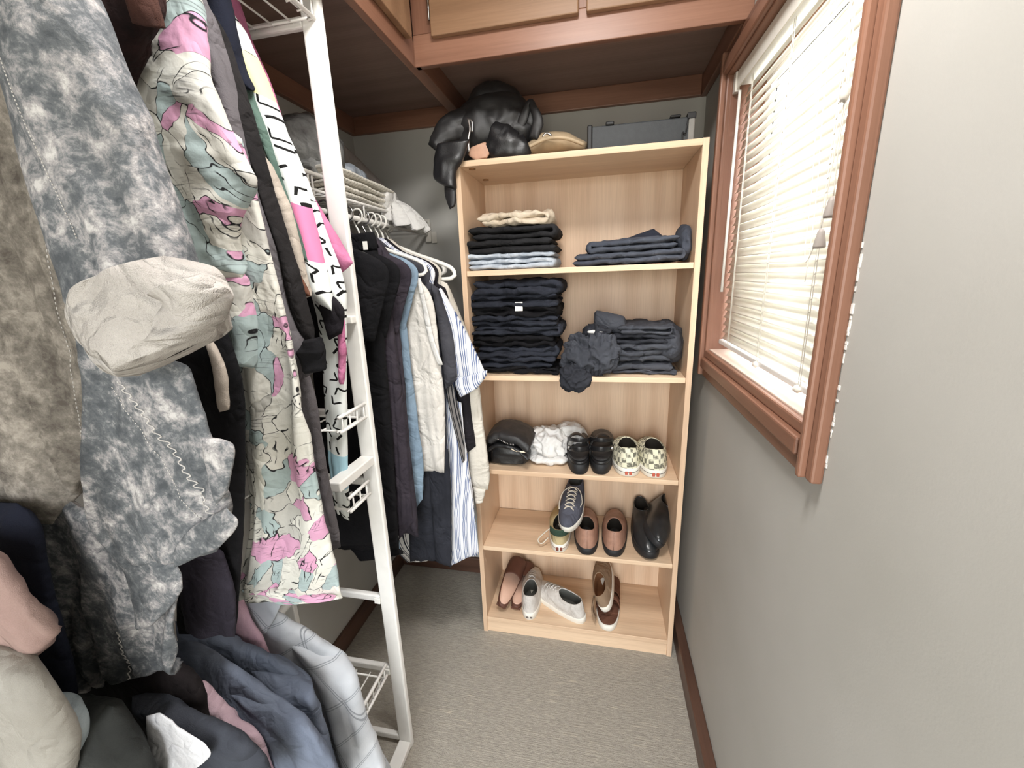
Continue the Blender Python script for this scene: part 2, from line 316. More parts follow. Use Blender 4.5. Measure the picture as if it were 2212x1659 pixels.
# ------------------------------------------------------------------ object helpers
def setp(o, label=None, cat=None, group=None, kind=None):
    if label: o['label'] = label
    if cat: o['category'] = cat
    if group: o['group'] = group
    if kind: o['kind'] = kind
    return o
def thing(name, label, cat, loc, group=None, rz=0.0):
    o = bpy.data.objects.new(name, None); COL.objects.link(o); o.location = Vector(tuple(float(q) for q in loc)); o.rotation_euler = (0, 0, rz); o.empty_display_size = .05
    return setp(o, label, cat, group)
def root_of(o):
    off = Vector((0, 0, 0))
    while o is not None: off = off+o.location; o = o.parent
    return off
def mesh_obj(name, verts, faces, mat, parent=None, uv=None, smooth=True, local=False, origin=None):
    """verts in room coordinates (or the parent's own when local); origin: base point for a thing that is one mesh"""
    v = np.asarray(verts, float); off = np.zeros(3)
    if not local:
        if parent is not None: off = np.array(root_of(parent))
        elif origin is not None: off = np.array(origin, float)
    me = bpy.data.meshes.new(name); me.from_pydata((v-off).tolist(), [], [list(f) for f in faces]); me.update()
    if uv is not None:
        ul = me.uv_layers.new(name='UVMap'); li = np.empty(len(me.loops), int); me.loops.foreach_get('vertex_index', li)
        ul.data.foreach_set('uv', np.asarray(uv, float)[li].ravel())
    if smooth: me.polygons.foreach_set('use_smooth', [True]*len(me.polygons))
    if mat: me.materials.append(MATS[mat])
    o = bpy.data.objects.new(name, me); COL.objects.link(o)
    if parent is not None: o.parent = parent
    elif not local: o.location = off
    return o
def bm_obj(name, bm, mat, parent=None, smooth=False, origin=None, local=False):
    me = bpy.data.meshes.new(name); off = Vector((0, 0, 0))
    if not local:
        off = root_of(parent) if parent is not None else Vector(origin or (0, 0, 0))
    bmesh.ops.translate(bm, verts=bm.verts, vec=-off); bmesh.ops.recalc_face_normals(bm, faces=bm.faces); bm.to_mesh(me); bm.free()
    if smooth: me.polygons.foreach_set('use_smooth', [True]*len(me.polygons))
    me.materials.append(MATS[mat]); o = bpy.data.objects.new(name, me); COL.objects.link(o)
    if parent is not None: o.parent = parent
    else: o.location = off
    return o
def add_box(bm, lo, hi, bev=0.0, seg=2):
    r = bmesh.ops.create_cube(bm, size=1.0); vs = r['verts']
    for v in vs: v.co = Vector([lo[i]+(v.co[i]+.5)*(hi[i]-lo[i]) for i in range(3)])
    if bev:
        es = list({e for v in vs for e in v.link_edges}); bmesh.ops.bevel(bm, geom=es, offset=bev, segments=seg, affect='EDGES', profile=.5)
def box(name, lo, hi, mat, parent=None, bev=.0015, origin=None, seg=2):
    bm = bmesh.new(); add_box(bm, lo, hi, bev, seg); return bm_obj(name, bm, mat, parent, origin=origin)
def boxes(name, lst, mat, parent=None, bev=0.0, origin=None):
    bm = bmesh.new()
    for lo, hi in lst: add_box(bm, lo, hi, bev)
    return bm_obj(name, bm, mat, parent, origin=origin)
def catmull(pts, m, closed=False):
    p = np.asarray(pts, float)
    if len(p) == 2: t = np.linspace(0, 1, m)[:, None]; return p[0]*(1-t)+p[1]*t
    d = np.r_[0, np.cumsum(np.linalg.norm(np.diff(p, axis=0), axis=1)+1e-9)]; d /= d[-1]
    q = np.vstack([2*p[0]-p[1], p, 2*p[-1]-p[-2]]); out = []
    for s in np.linspace(0, 1, m):
        i = min(np.searchsorted(d, s, side='right')-1, len(p)-2); t = (s-d[i])/(d[i+1]-d[i]); a, b, c, e = q[i], q[i+1], q[i+2], q[i+3]
        out.append(.5*((2*b)+(c-a)*t+(2*a-5*b+4*c-e)*t*t+(3*b-a-3*c+e)*t**3))
    return np.array(out)
def tube_geo(pts, r, n=8, verts=None, faces=None, cap=True):
    verts = [] if verts is None else verts; faces = [] if faces is None else faces
    p = np.asarray(pts, float); k = len(p); base = len(verts); tan = np.gradient(p, axis=0); tan /= np.linalg.norm(tan, axis=1)[:, None]+1e-12
    ref = np.array([0, 0, 1.0]) if abs(tan[0][2]) < .9 else np.array([1.0, 0, 0]); rr = r if hasattr(r, '__len__') else [r]*k
    u = np.cross(tan[0], ref); u /= np.linalg.norm(u)
    for i in range(k):
        u = u-tan[i]*(u@tan[i]); u /= np.linalg.norm(u)+1e-12; w = np.cross(tan[i], u)
        for j in range(n): a = 2*PI*j/n; verts.append(p[i]+rr[i]*(u*math.cos(a)+w*math.sin(a)))
    for i in range(k-1):
        for j in range(n): a = base+i*n+j; b = base+i*n+(j+1) % n; faces.append((a, b, b+n, a+n))
    if cap: faces.append(tuple(base+j for j in range(n-1, -1, -1))); faces.append(tuple(base+(k-1)*n+j for j in range(n)))
    return verts, faces
def tube(name, pts, r, mat, parent=None, n=8, smoothpts=0, origin=None):
    if smoothpts: pts = catmull(pts, smoothpts)
    v, f = tube_geo(pts, r, n); return mesh_obj(name, v, f, mat, parent, origin=origin)
def tubes(name, lst, mat, parent=None, n=6, origin=None):
    v, f = [], []
    for pts, r in lst: tube_geo(pts, r, n, v, f)
    return mesh_obj(name, v, f, mat, parent, origin=origin)

def loft(name, C, A, B, mat, parent=None, n=44, p=.75, fold=0.0, ff=(22, 3.5), wr=0.0, wf=28, seed=0, origin=None, edge=1.0, fold_t=None, skew=0.0, capround=True, fade=True, kc=14):
    """flattened tube through sections: centres C, half-width vectors A, half-thickness vectors B; drape folds shift the whole sheet, wrinkles its skin"""
    C = np.asarray(C, float); A = np.asarray(A, float); B = np.asarray(B, float); m = len(C)
    if capround:
        B = B.copy(); k = max(2, m//kc)
        for i in range(k):
            s = math.sin((i+.12)/(k+.12)*PI/2); B[i] *= s; B[m-1-i] *= s
    wid = np.linalg.norm(A, axis=1); L = np.r_[0, np.cumsum(np.linalg.norm(np.diff(C, axis=0), axis=1))]
    ph = 2*PI*np.arange(n)/n; cu = np.cos(ph); su = np.sin(ph); cx = np.sign(cu)*np.abs(cu)**edge; sy = np.sign(su)*np.abs(su)**p
    U = wid[:, None]*(cx[None, :]+1); V = np.repeat(L[:, None], n, 1)
    Bn = B/(np.linalg.norm(B, axis=1)[:, None]+1e-12)
    X = C[:, None, :]+A[:, None, :]*cx[None, :, None]+B[:, None, :]*sy[None, :, None]
    tt = np.linspace(0, 1, m)[:, None]
    if fold:
        q = np.stack([(U+skew*V)*ff[0], V*ff[1], np.full_like(U, seed*7.31)], -1)
        d = .65*vnoise(q, seed)+.35*ridge(q*np.array([1.9, 1.3, 1]), seed+5)
        ft = (np.minimum(1, .35+1.3*tt) if fade else 1.0) if fold_t is None else fold_t(tt)
        X = X+Bn[:, None, :]*(fold*d*ft)[..., None]
    if wr:
        q = X*wf+seed*3.7; d = .6*ridge(q, seed+11)+.4*vnoise(q*2.3, seed+12)
        nn = Bn[:, None, :]*sy[None, :, None]+.6*(A/(wid[:, None]+1e-9))[:, None, :]*cx[None, :, None]
        X = X+nn*(wr*d)[..., None]
    verts = X.reshape(-1, 3); faces = []
    for i in range(m-1):
        for j in range(n): a = i*n+j; b = i*n+(j+1) % n; faces.append((a, b, b+n, a+n))
    faces.append(tuple(range(n-1, -1, -1))); faces.append(tuple((m-1)*n+j for j in range(n)))
    return mesh_obj(name, verts, faces, mat, parent, uv=np.stack([U.ravel(), V.ravel()], -1), origin=origin)
def strip(name, L, R, y, mat, parent=None, th=.018, m=64, n=44, dy=0.0, **k):
    """hanging cloth piece: left and right edges measured in the plane y of the garment"""
    def conv(e):
        w = np.array([P(q[0], q[1], y=(q[2] if len(q) > 2 else y)) for q in e]); w[:, 0] = np.maximum(w[:, 0], -.525); return w
    l = catmull(conv(L), m); r = catmull(conv(R), m); t = np.linspace(0, 1, m)[:, None]
    l = l+t*np.array([[0, dy, 0]]); r = r+t*np.array([[0, dy, 0]])
    k.setdefault('wr', .0022); k.setdefault('wf', 20)
    a = (r-l)/2; nrm = np.array([0, 1.0, 0]); b = np.repeat((nrm*th)[None, :], m, 0)
    return loft(name, (l+r)/2, a, b, mat, parent, n=n, **k)
def yoke(g, y, mat, w=.2, xc=-.255, zr=1.592, th=.014, drop=.075, depth=.10, seed=0):
    rows = [(-.035, .035, .010), (-w*.45, w*.45, -.012-drop*.28), (-w*.85, w*.85, -.012-drop*.72), (-w, w, -.018-drop), (-w*1.0, w*1.0, -.05-drop), (-w*.88, w*.88, -drop-.11), (-w*.72, w*.72, -drop-.20)]
    l = catmull([(max(xc+a, -.53), y, zr+c) for a, b, c in rows], 40); r = catmull([(xc+b, y, zr+c) for a, b, c in rows], 40)
    return loft('yoke', (l+r)/2, (r-l)/2, np.tile([0, th, 0], (40, 1)), mat, g, n=36, fold=.003, seed=seed, wr=.0015)
def garment(name, label, x, y, zrod, group=None, cat='shirt'):
    return thing(name, label, cat, (x, y, zrod), group)
def crumple(name, c, r, mat, parent=None, seed=0, amp=.25, fr=14, n=56, m=40, origin=None, flat=None):
    c = np.asarray(c, float); r = np.asarray(r, float); th = np.linspace(0.02, PI-.02, m); ph = 2*PI*np.arange(n)/n
    d = np.stack([np.sin(th)[:, None]*np.cos(ph)[None], np.sin(th)[:, None]*np.sin(ph)[None], np.cos(th)[:, None]*np.ones((1, n))], -1)
    q = d*np.array(r)*fr*1.0+seed*5.1; w = vnoise(q*.7, seed+3)[..., None]*.9
    k = .55*ridge(q+w, seed)+.3*ridge(q*2.1+w*2, seed+1)+.25*vnoise(q*.5, seed+2)
    X = c+d*r*(1+amp*k)[..., None]
    if flat is not None: X[..., 2] = np.maximum(X[..., 2], flat)
    faces = [(i*n+j, i*n+(j+1) % n, (i+1)*n+(j+1) % n, (i+1)*n+j) for i in range(m-1) for j in range(n)]
    faces += [tuple(range(n-1, -1, -1)), tuple((m-1)*n+j for j in range(n))]
    uv = np.stack([np.repeat(ph[None], m, 0)*r[0], np.repeat(th[:, None], n, 1)*r[2]], -1).reshape(-1, 2)
    return mesh_obj(name, X.reshape(-1, 3), faces, mat, parent, uv=uv, origin=origin)

# ================================================================== THE ROOM
XL, XR, YB, YF, ZC = -0.55, 0.815, 0.36, -2.45, 2.46
WY0, WY1, WZ0, WZ1 = -0.675, 0.022, 1.215, 1.985      # window opening
def struct(o): o['kind'] = 'structure'; return o
fl = struct(box('floor', (XL, YF, -.06), (XR, YB, -.006), 'carpet_a', bev=0, origin=(0, 0, -.06)))
TS = .61; ix = 0
for i in range(-2, 3):
    for j in range(-5, 3):
        x0, x1 = max(XL, .07+i*TS), min(XR, .07+(i+1)*TS); y0, y1 = max(YF, -.26+j*TS), min(YB, -.26+(j+1)*TS)
        if x1-x0 < .02 or y1-y0 < .02: continue
        box('carpet_tile', (x0+.0001, y0+.0001, -.006), (x1-.0001, y1-.0001, 0), 'carpet_a' if (i+j) % 2 else 'carpet_b', fl, bev=.0003, seg=1)
struct(box('ceiling', (XL-.1, YF-.1, ZC), (XR+.1, YB+.1, ZC+.06), 'ceiling_paint', bev=0, origin=(0, 0, ZC)))
struct(box('wall_left', (XL-.08, YF-.1, -.06), (XL, YB, ZC), 'wall_paint', bev=0, origin=(XL, 0, 0)))
struct(box('wall_back', (XL-.08, YB, -.06), (XR+.12, YB+.08, ZC), 'wall_paint', bev=0, origin=(0, YB, 0)))
struct(boxes('wall_front', [((XL, YF-.08, -.06), (.05, YF, ZC)), ((.75, YF-.08, -.06), (XR, YF, ZC)), ((.05, YF-.08, 2.08), (.75, YF, ZC))], 'wall_paint', origin=(0, YF, 0)))  # door opening added behind the camera so outside light fills the room
WT = XR+.12
struct(boxes('wall_right', [((XR, YF-.1, -.06), (WT, WY0-.02, ZC)), ((XR, WY1+.02, -.06), (WT, YB, ZC)), ((XR, WY0-.02, -.06), (WT, WY1+.02, WZ0-.02)), ((XR, WY0-.02, WZ1+.02), (WT, WY1+.02, ZC))], 'wall_paint', origin=(XR, 0, 0)))
def baseboard(name, lo, hi, mat): return struct(box(name, lo, hi, mat, bev=.004, origin=((lo[0]+hi[0])/2, (lo[1]+hi[1])/2, 0)))
baseboard('baseboard_left', (XL, YF, 0), (XL+.016, YB-.016, .085), 'base_wood')
baseboard('baseboard_right', (XR-.034, YF, 0), (XR, YB-.016, .085), 'base_wood')
baseboard('baseboard_back', (XL, YB-.016, 0), (XR, YB, .085), 'base_wood_x')
def trim(name, lo, hi, mat): return struct(box(name, lo, hi, mat, bev=.003, origin=((lo[0]+hi[0])/2, (lo[1]+hi[1])/2, lo[2])))
ZB = 2.115
trim('trim_1', (XL, YF, 2.05), (XL+.02, YB, ZB), 'mahogany_y')
trim('trim_2', (XL+.02, YB-.02, 2.05), (XR-.02, YB, ZB), 'mahogany_x')
trim('trim_3', (XR-.02, -.115+.02, 2.05), (XR, YB, ZB), 'mahogany_y')

# ------------------------------------------------------------------ window and blind
win = struct(thing('window_1', 'wood framed window behind a white venetian blind', 'window', (XR, -.33, WZ0)))
del win['category']
CX = XR-.022
def casing(name, y0, y1, z0, z1, horizontal):
    # stepped profile: flat outer board, bead, inner step
    if horizontal:
        s = 1 if name == 'bottom_casing' else -1
        zo, zi = (z0, z1) if s > 0 else (z1, z0)
        rows = [((CX+.004, y0, min(zo, zo+s*.03)), (XR, y1, max(zo, zo+s*.03))), ((CX-.006, y0, min(zo+s*.03, zo+s*.062)), (XR, y1, max(zo+s*.03, zo+s*.062))), ((CX+.006, y0, min(zo+s*.062, zi)), (XR, y1, max(zo+s*.062, zi)))]
        bm = bmesh.new()
        for lo, hi in rows: add_box(bm, lo, hi, .004, 2)
        return bm_obj(name, bm, 'mahogany_y', win)
    s = 1 if y0 < -.3 else -1
    yo, yi = (y0, y1) if s > 0 else (y1, y0); bm = bmesh.new()
    w_ = abs(yi-yo)
    for a, b_, dx in ((0, w_*.45, .004), (w_*.45, w_*.75, -.006), (w_*.75, w_, .006)):
        ya, yb = sorted((yo+s*a, yo+s*b_)); add_box(bm, (CX+dx, ya, z0), (XR, yb, z1), .004, 2)
    return bm_obj(name, bm, 'mahogany_z', win)
casing('side_casing', WY0-.047, WY0, WZ0-.085, 2.05, False)
casing('side_casing', WY1, WY1+.07, WZ0-.085, 2.05, False)
casing('bottom_casing', WY0-.002, WY1+.002, WZ0-.085, WZ0, True)
casing('top_casing', WY0-.002, WY1+.002, WZ1, 2.05, True)
box('jamb', (XR-.004, WY0-.02, WZ0), (WT, WY0, WZ1), 'mahogany_z', win, .001); box('jamb', (XR-.004, WY1, WZ0), (WT, WY1+.02, WZ1), 'mahogany_z', win, .001)
box('jamb_head', (XR-.004, WY0, WZ1), (WT, WY1, WZ1+.02), 'mahogany_y', win, .001)
plain('sill_paint', srgb(206, 186, 172), .5, .4)
box('sill', (XR-.004, WY0, WZ0-.02), (WT+.03, WY1, WZ0+.004), 'sill_paint', win, .002)
sx0, sx1 = WT-.035, WT-.005
box('sash_stile', (sx0, WY0, WZ0+.004), (sx1, WY0+.04, WZ1), 'white_plastic', win); box('sash_stile', (sx0, WY1-.04, WZ0+.004), (sx1, WY1, WZ1), 'white_plastic', win)
box('sash_rail', (sx0, WY0+.04, WZ0+.004), (sx1, WY1-.04, WZ0+.044), 'white_plastic', win); box('sash_rail', (sx0, WY0+.04, WZ1-.04), (sx1, WY1-.04, WZ1), 'white_plastic', win)
box('glass_pane', (sx0+.012, WY0+.04, WZ0+.044), (sx0+.016, WY1-.04, WZ1-.04), 'window_glass', win, 0)
# flaked paint along the near casing edge
random.seed(4); bm = bmesh.new()
for k in range(26):
    z = WZ0-.085+random.random()**.8*.36; add_box(bm, (XR-.0006-.00004*k, WY0-.047-.001-random.random()*.004, z), (XR, WY0-.046, z+.003+random.random()*.012))
bm_obj('flaked_paint', bm, 'white_plastic', win)

BXc = XR+.032
blind = thing('venetian_blind', 'white venetian blind lowered over the window, slats nearly closed', 'blind', (BXc, -.33, WZ0+.03))
BY0, BY1 = WY0+.008, WY1-.010
box('headrail', (BXc-.022, BY0, WZ1-.032), (BXc+.018, BY1, WZ1-.002), 'white_metal', blind, .003)
box('valance', (BXc-.028, BY0, WZ1-.045), (BXc-.024, BY1, WZ1-.002), 'blind_slat', blind, .001)
zt, zb, NS = WZ1-.052, WZ0+.052, 31
tilt = math.radians(-70)
v, f = [], []
for k in range(9):
    s = (k/8-.5); w = s*.026; bow = .0028*(1-4*s*s)
    dx = math.cos(tilt)*w-math.sin(tilt)*bow; dz = -math.sin(tilt)*w-math.cos(tilt)*bow
    for side in (-.00025, .00025): v += [(dx+side*math.sin(tilt), BY0, dz+side), (dx+side*math.sin(tilt), BY1, dz+side)]
for k in range(8):
    a = k*4; f += [(a, a+1, a+5, a+4), (a+2, a+6, a+7, a+3), (a, a+4, a+6, a+2), (a+1, a+3, a+7, a+5)]
f += [(0, 2, 3, 1), (32, 33, 35, 34)]
s0 = mesh_obj('slat', v, f, 'blind_slat', blind, local=True); off = root_of(blind)
for k in range(NS):
    o = s0 if k == 0 else s0.copy()
    if k: COL.objects.link(o); o.parent = blind
    o.location = (random.uniform(-.0006, .0006), -off.y, zt-(zt-zb)*k/(NS-1)-off.z)
    o.rotation_euler = (0, math.radians(random.uniform(-2.5, 2.5)), 0)
box('bottom_rail', (BXc-.013, BY0, zb-.028), (BXc+.012, BY1, zb-.014), 'white_metal', blind, .003)
for yy in (WY0+.12, -.33, WY1-.11):
    tubes('ladder_cord', [([(BXc-.0135, yy-.004, WZ1-.04), (BXc-.0135, yy-.004, zb-.02)], .0008), ([(BXc-.0135, yy+.004, WZ1-.04), (BXc-.0135, yy+.004, zb-.02)], .0008)]+[([(BXc-.0135, yy-.004, zt-(zt-zb)*(k+.5)/(NS-1)), (BXc-.012, yy+.004, zt-(zt-zb)*(k+.5)/(NS-1)-.003)], .001) for k in range(NS-1)], 'cord_white', blind, 5)
for yy in (WY0+.12, -.33):
    crumple('cord_knot', (BXc-.016, yy, zb-.024), (.006, .010, .006), 'cord_white', blind, 3, .4, 200, 14, 10)
# lift cords and tassels near the near jamb
yc = -.590
tube('lift_cord', [(BXc-.018, yc+.02, WZ1-.04), (BXc-.02, yc+.012, 1.85), (BXc-.02, yc-.002, 1.72), (BXc-.022, yc-.004, 1.65), (BXc-.021, yc-.008, 1.572)], .0011, 'cord_white', blind, 5, 30)
tube('lift_cord', [(BXc-.018, yc+.035, WZ1-.04), (BXc-.024, yc+.02, 1.85), (BXc-.02, yc+.003, 1.72), (BXc-.022, yc+.010, 1.60), (BXc-.023, yc+.013, 1.526)], .0011, 'cord_white', blind, 5, 30)
tube('lift_cord', [(BXc-.018, yc+.10, WZ1-.04), (BXc-.02, yc+.095, 1.75), (BXc-.02, yc+.075, 1.60), (BXc-.022, yc+.065, 1.50), (BXc-.022, yc+.05, 1.475), (BXc-.023, yc+.014, 1.526)], .0010, 'cord_white', blind, 5, 40)
tube('lift_cord', [(BXc-.018, yc+.085, WZ1-.04), (BXc-.02, yc+.075, 1.75), (BXc-.02, yc+.055, 1.60), (BXc-.022, yc+.045, 1.50), (BXc-.022, yc+.048, 1.44)], .0010, 'cord_white', blind, 5, 40)
crumple('cord_knot', (BXc-.022, yc, 1.72), (.006, .006, .012), 'cord_white', blind, 5, .4, 200, 14, 10)
for yy, zz in ((yc-.008, 1.572), (yc+.013, 1.526)):
    tube('tassel', [(BXc-.022, yy, zz+.002), (BXc-.022, yy, zz-.004), (BXc-.022, yy, zz-.026), (BXc-.022, yy, zz-.030)], [.003, .0055, .0095, .009], 'tassel', blind, 14)
tube('tilt_wand', [(BXc-.02, WY1-.03, WZ1-.05), (BXc-.022, WY1-.03, 1.40)], .004, 'white_plastic', blind, 8)
boxes('mount_clip', [((BXc-.032, WY1-.024, WZ1-.05), (BXc-.02, WY1-.004, WZ1-.002))], 'clear_bracket', blind)

# ------------------------------------------------------------------ upper cabinets
FX, FY = -.06, -.115
c1 = thing('upper_cabinet', 'dark wood wall cabinet above the bookcase with two oak doors', 'cabinet', (.38, .12, 2.05))
box('bottom_panel', (FX+.0, FY+.02, ZB), (XR, YB, ZB+.012), 'cab_bottom', c1, 0)
box('bottom_rail', (FX, FY, 2.05), (XR-.0, FY+.02, ZB+.012), 'mahogany_x', c1, .002)
box('stile', (FX, FY, ZB+.012), (.008, FY+.02, ZC-.002), 'mahogany_z', c1, .002)
box('stile', (.395, FY, ZB+.012), (.44, FY+.02, ZC-.002), 'mahogany_z', c1, .002)
box('stile', (XR-.03, FY, ZB+.012), (XR, FY+.02, ZC-.002), 'mahogany_z', c1, .002)
for xa, xb in ((.000, .398), (.418, .79)):
    d = box('door', (xa, FY-.019, ZB-.006), (xb, FY-.001, ZC-.03), 'door_oak', c1, .003)
    if xa < .1: tube('hinge', [(xa-.004, FY-.012, 2.15), (xa-.004, FY-.012, 2.215)], .0035, 'chrome', d, 8)
c2 = thing('upper_cabinet', 'dark wood wall cabinet along the left wall above the clothes racks', 'cabinet', (-.3, -1.2, 2.05))
box('bottom_panel', (XL, YF, ZB), (FX-.02, YB, ZB+.012), 'cab_bottom', c2, 0)
box('bottom_rail', (FX-.022, YF, 2.05), (FX-.0005, FY, ZB+.012), 'mahogany_y', c2, .002)
box('divider_rail', (FX-.022, FY+.0005, 2.05), (FX+.016, YB-.02, ZB-.001), 'mahogany_y', c2, .002)
box('stile', (FX-.022, FY-.062, ZB+.012), (FX-.0005, FY-.0005, ZC-.002), 'mahogany_z', c2, .002)
for ya, yb in ((-.62, -.165), (-1.10, -.645), (-1.58, -1.125), (-2.06, -1.605)):
    box('door', (FX, ya, ZB-.02), (FX+.018, yb, ZC-.03), 'door_oak', c2, .003)
box('face_panel', (FX-.022, YF, ZB+.012), (FX-.001, FY-.062, ZC-.002), 'mahogany_z', c2, 0)

fill_lampo = thing('added_fill_lamp', 'round ceiling fill lamp, added out of view above the aisle', 'lamp', (FILL_LAMP_POS[0], FILL_LAMP_POS[1], ZC))  # added fixture that carries the fill light, out of view
tube('base', [(FILL_LAMP_POS[0], FILL_LAMP_POS[1], ZC-.001), (FILL_LAMP_POS[0], FILL_LAMP_POS[1], ZC-.03)], .19, 'white_metal', fill_lampo, 40)
tube('diffuser', [(FILL_LAMP_POS[0], FILL_LAMP_POS[1], ZC-.03), (FILL_LAMP_POS[0], FILL_LAMP_POS[1], ZC-.06), (FILL_LAMP_POS[0], FILL_LAMP_POS[1], ZC-.085), (FILL_LAMP_POS[0], FILL_LAMP_POS[1], ZC-.1)], [.175, .17, .14, .07], 'fill_lamp_diffuser', fill_lampo, 40)
lo.location.z = ZC-.105

# ------------------------------------------------------------------ bookcase
BW, BD, BH, BT = .761, .305, 1.83, .018
SH = [1.490, 1.126, .757, .418, .074]
bc = thing('bookcase', 'tall light oak bookcase with open shelves against the back wall', 'bookcase', (BW/2, BD/2, 0))
box('side_panel', (0, 0, 0), (BT, BD, BH), 'oak_z', bc, .0012); box('side_panel', (BW-BT, 0, 0), (BW, BD, BH), 'oak_z', bc, .0012)
box('top_panel', (BT, 0, BH-BT-.001), (BW-BT, BD, BH-.001), 'oak_x', bc, .0012)
for z in SH[:4]: box('shelf', (BT+.0005, .003, z-BT), (BW-BT-.0005, BD-.012, z), 'oak_x', bc, .0012)
box('bottom_shelf', (BT, .002, SH[4]-BT), (BW-BT, BD-.008, SH[4]), 'oak_x', bc, .0012)
box('kick_board', (BT, .006, 0), (BW-BT, .022, SH[4]-BT), 'oak_x', bc, .0012)
box('back_panel', (BT*.5, BD-.007, .05), (BW-BT*.5, BD-.001, BH-.006), 'oak_z', bc, 0)
for q in ((.05, .03), (.05, .2)): tube('cam_lock', [(q[0], q[1], BH-BT-.0005), (q[0], q[1], BH-BT-.004)], .011, 'cam_lock', bc, 14)

# ------------------------------------------------------------------ near clothes rack
PX0, PX1, PY = -.152, -.108, -.478
rk = thing('clothes_rack', 'white metal clothes rack with wire shelves at the left of the aisle', 'rack', (-.3, -.85, 0))
def end_frame(y):
    box('upright', (PX0, y-.009, 0), (PX1, y+.009, 2.09), 'white_metal', rk, .004)
    box('upright', (-.50, y-.009, 0), (-.456, y+.009, 2.09), 'white_metal', rk, .004)
    for z in (.03, .307, .568, .945, 1.135, 1.995): box('rung', (-.456, y-.008, z-.011), (PX0, y+.008, z+.011), 'white_metal', rk, .004)
    for z in (.307, .568): box('rung_clip', (PX0-.016, y-.013, z-.014), (PX0+.002, y-.0085, z+.004), 'white_plastic', rk, .001)
end_frame(PY); end_frame(-1.30)
box('floor_rail', (PX0+.002, -1.291, .004), (PX1-.002, PY-.009, .026), 'white_metal', rk, .003)
box('cross_bar', (PX0+.004, -.64, 1.000), (PX1-.004, PY-.009, 1.024), 'white_metal', rk, .003)
tube('hang_rod', [(-.30, -1.295, 1.955), (-.30, PY-.004, 1.955)], .011, 'white_metal', rk, 12)
tube('hang_rod', [(-.36, -1.295, .62), (-.36, PY-.004, .62)], .011, 'white_metal', rk, 12)
def wire_shelf(z, xb, xf, y0, y1, lip=.036, rod=True):
    l = []
    for k in range(int((xf-xb)/.045)+1): x = xf-.008-k*.045; l.append(([(x, y0, z), (x, y1, z)], .0022))
    for y in (y0+.01, y1-.01): l.append(([(xb, y, z), (xf, y, z)], .0028))
    l.append(([(xf, y0, z), (xf, y1, z)], .0042)); l.append(([(xf, y0, z+lip), (xf, y1, z+lip)], .0046))
    k = 0; y = y1-.012
    while y > y0: l.append(([(xf, y, z+lip), (xf, y, z-.003), (xf-.012, y, z-.004)], .0022)); y -= .031
    tubes('wire_shelf', l, 'white_metal', rk, 7)
wire_shelf(1.131, -.46, PX1-.012, -.60, PY-.004); wire_shelf(.925, -.46, PX1-.016, -.60, PY-.03)
wire_shelf(.352, -.46, PX1-.02, -.68, PY-.06); wire_shelf(1.995, -.46, PX1-.012, -1.285, PY-.004, .05)
box('rod_bracket', (PX0-.04, PY-.03, 1.372), (PX1-.004, PY-.008, 1.39), 'white_plastic', rk, .003)

# ------------------------------------------------------------------ wall shelf with rod at the back left
ws = thing('wall_shelf', 'white wire wall shelf with hanging rod in the back left corner', 'shelf', (-.4, 0, 1.70))
l = [([(-.548, y, 1.697), (-.25, y, 1.697)], .0022) for y in np.arange(-.44, .35, .027)]
l += [([(-.25, -.45, 1.697), (-.25, .352, 1.697)], .0042), ([(-.25, -.46, 1.736), (-.25, -.27, 1.736)], .0055), ([(-.54, -.45, 1.697), (-.54, .352, 1.697)], .004), ([(-.4, -.45, 1.694), (-.4, .352, 1.694)], .003)]
l += [([(-.25, y, 1.736 if y < -.28 else 1.697), (-.25, y, 1.655)], .0028) for y in (-.40, -.385, -.30, -.15, 0, .15, .30)]
tubes('wire_deck', l, 'white_metal', ws, 7)
tube('hang_rod', [(-.255, -.44, 1.652), (-.255, .34, 1.652)], .0075, 'white_metal', ws, 10)
boxes('wall_bracket', [((-.262, YB-.014, 1.62), (-.238, YB-.001, 1.71)), ((-.238, YB-.008, 1.615), (-.215, YB-.001, 1.66))], 'clear_bracket', ws, .002)

# ================================================================== HANGERS
def hanger(label, xc, y, zrod, w, mat, group=None, thick=.0055, drop=.085, bar=True, rz=0.0, hook='hook'):
    t = thing('hanger', label, 'hanger', (xc, y, zrod), group, rz)
    hk = [(-.002, 0, -.022), (.013, 0, -.012), (.017, 0, .003), (.010, 0, .0165), (-.004, 0, .0185), (-.016, 0, .010), (-.0165, 0, -.005), (-.008, 0, -.028), (0, 0, -.045), (0, 0, -.075)]
    v, f = tube_geo(catmull(hk, 40), thick*.55, 8); mesh_obj('hook', v, f, 'chrome' if mat == 'black_plastic' else mat, t, local=True)
    arm = [(-w, 0, -.075-drop), (-w*.92, 0, -.07-drop*.82), (-w*.5, 0, -.075-drop*.38), (0, 0, -.072), (w*.5, 0, -.075-drop*.38), (w*.92, 0, -.07-drop*.82), (w, 0, -.075-drop), (w*.95, 0, -.092-drop)]
    if bar: arm += [(w*.5, 0, -.094-drop), (-w*.5, 0, -.094-drop), (-w*.95, 0, -.092-drop), (-w, 0, -.076-drop)]
    v, f = tube_geo(catmull(arm, 70), thick, 8); mesh_obj('arms', v, f, mat, t, local=True)
    return t
ZR2, XR2 = 1.66, -.255
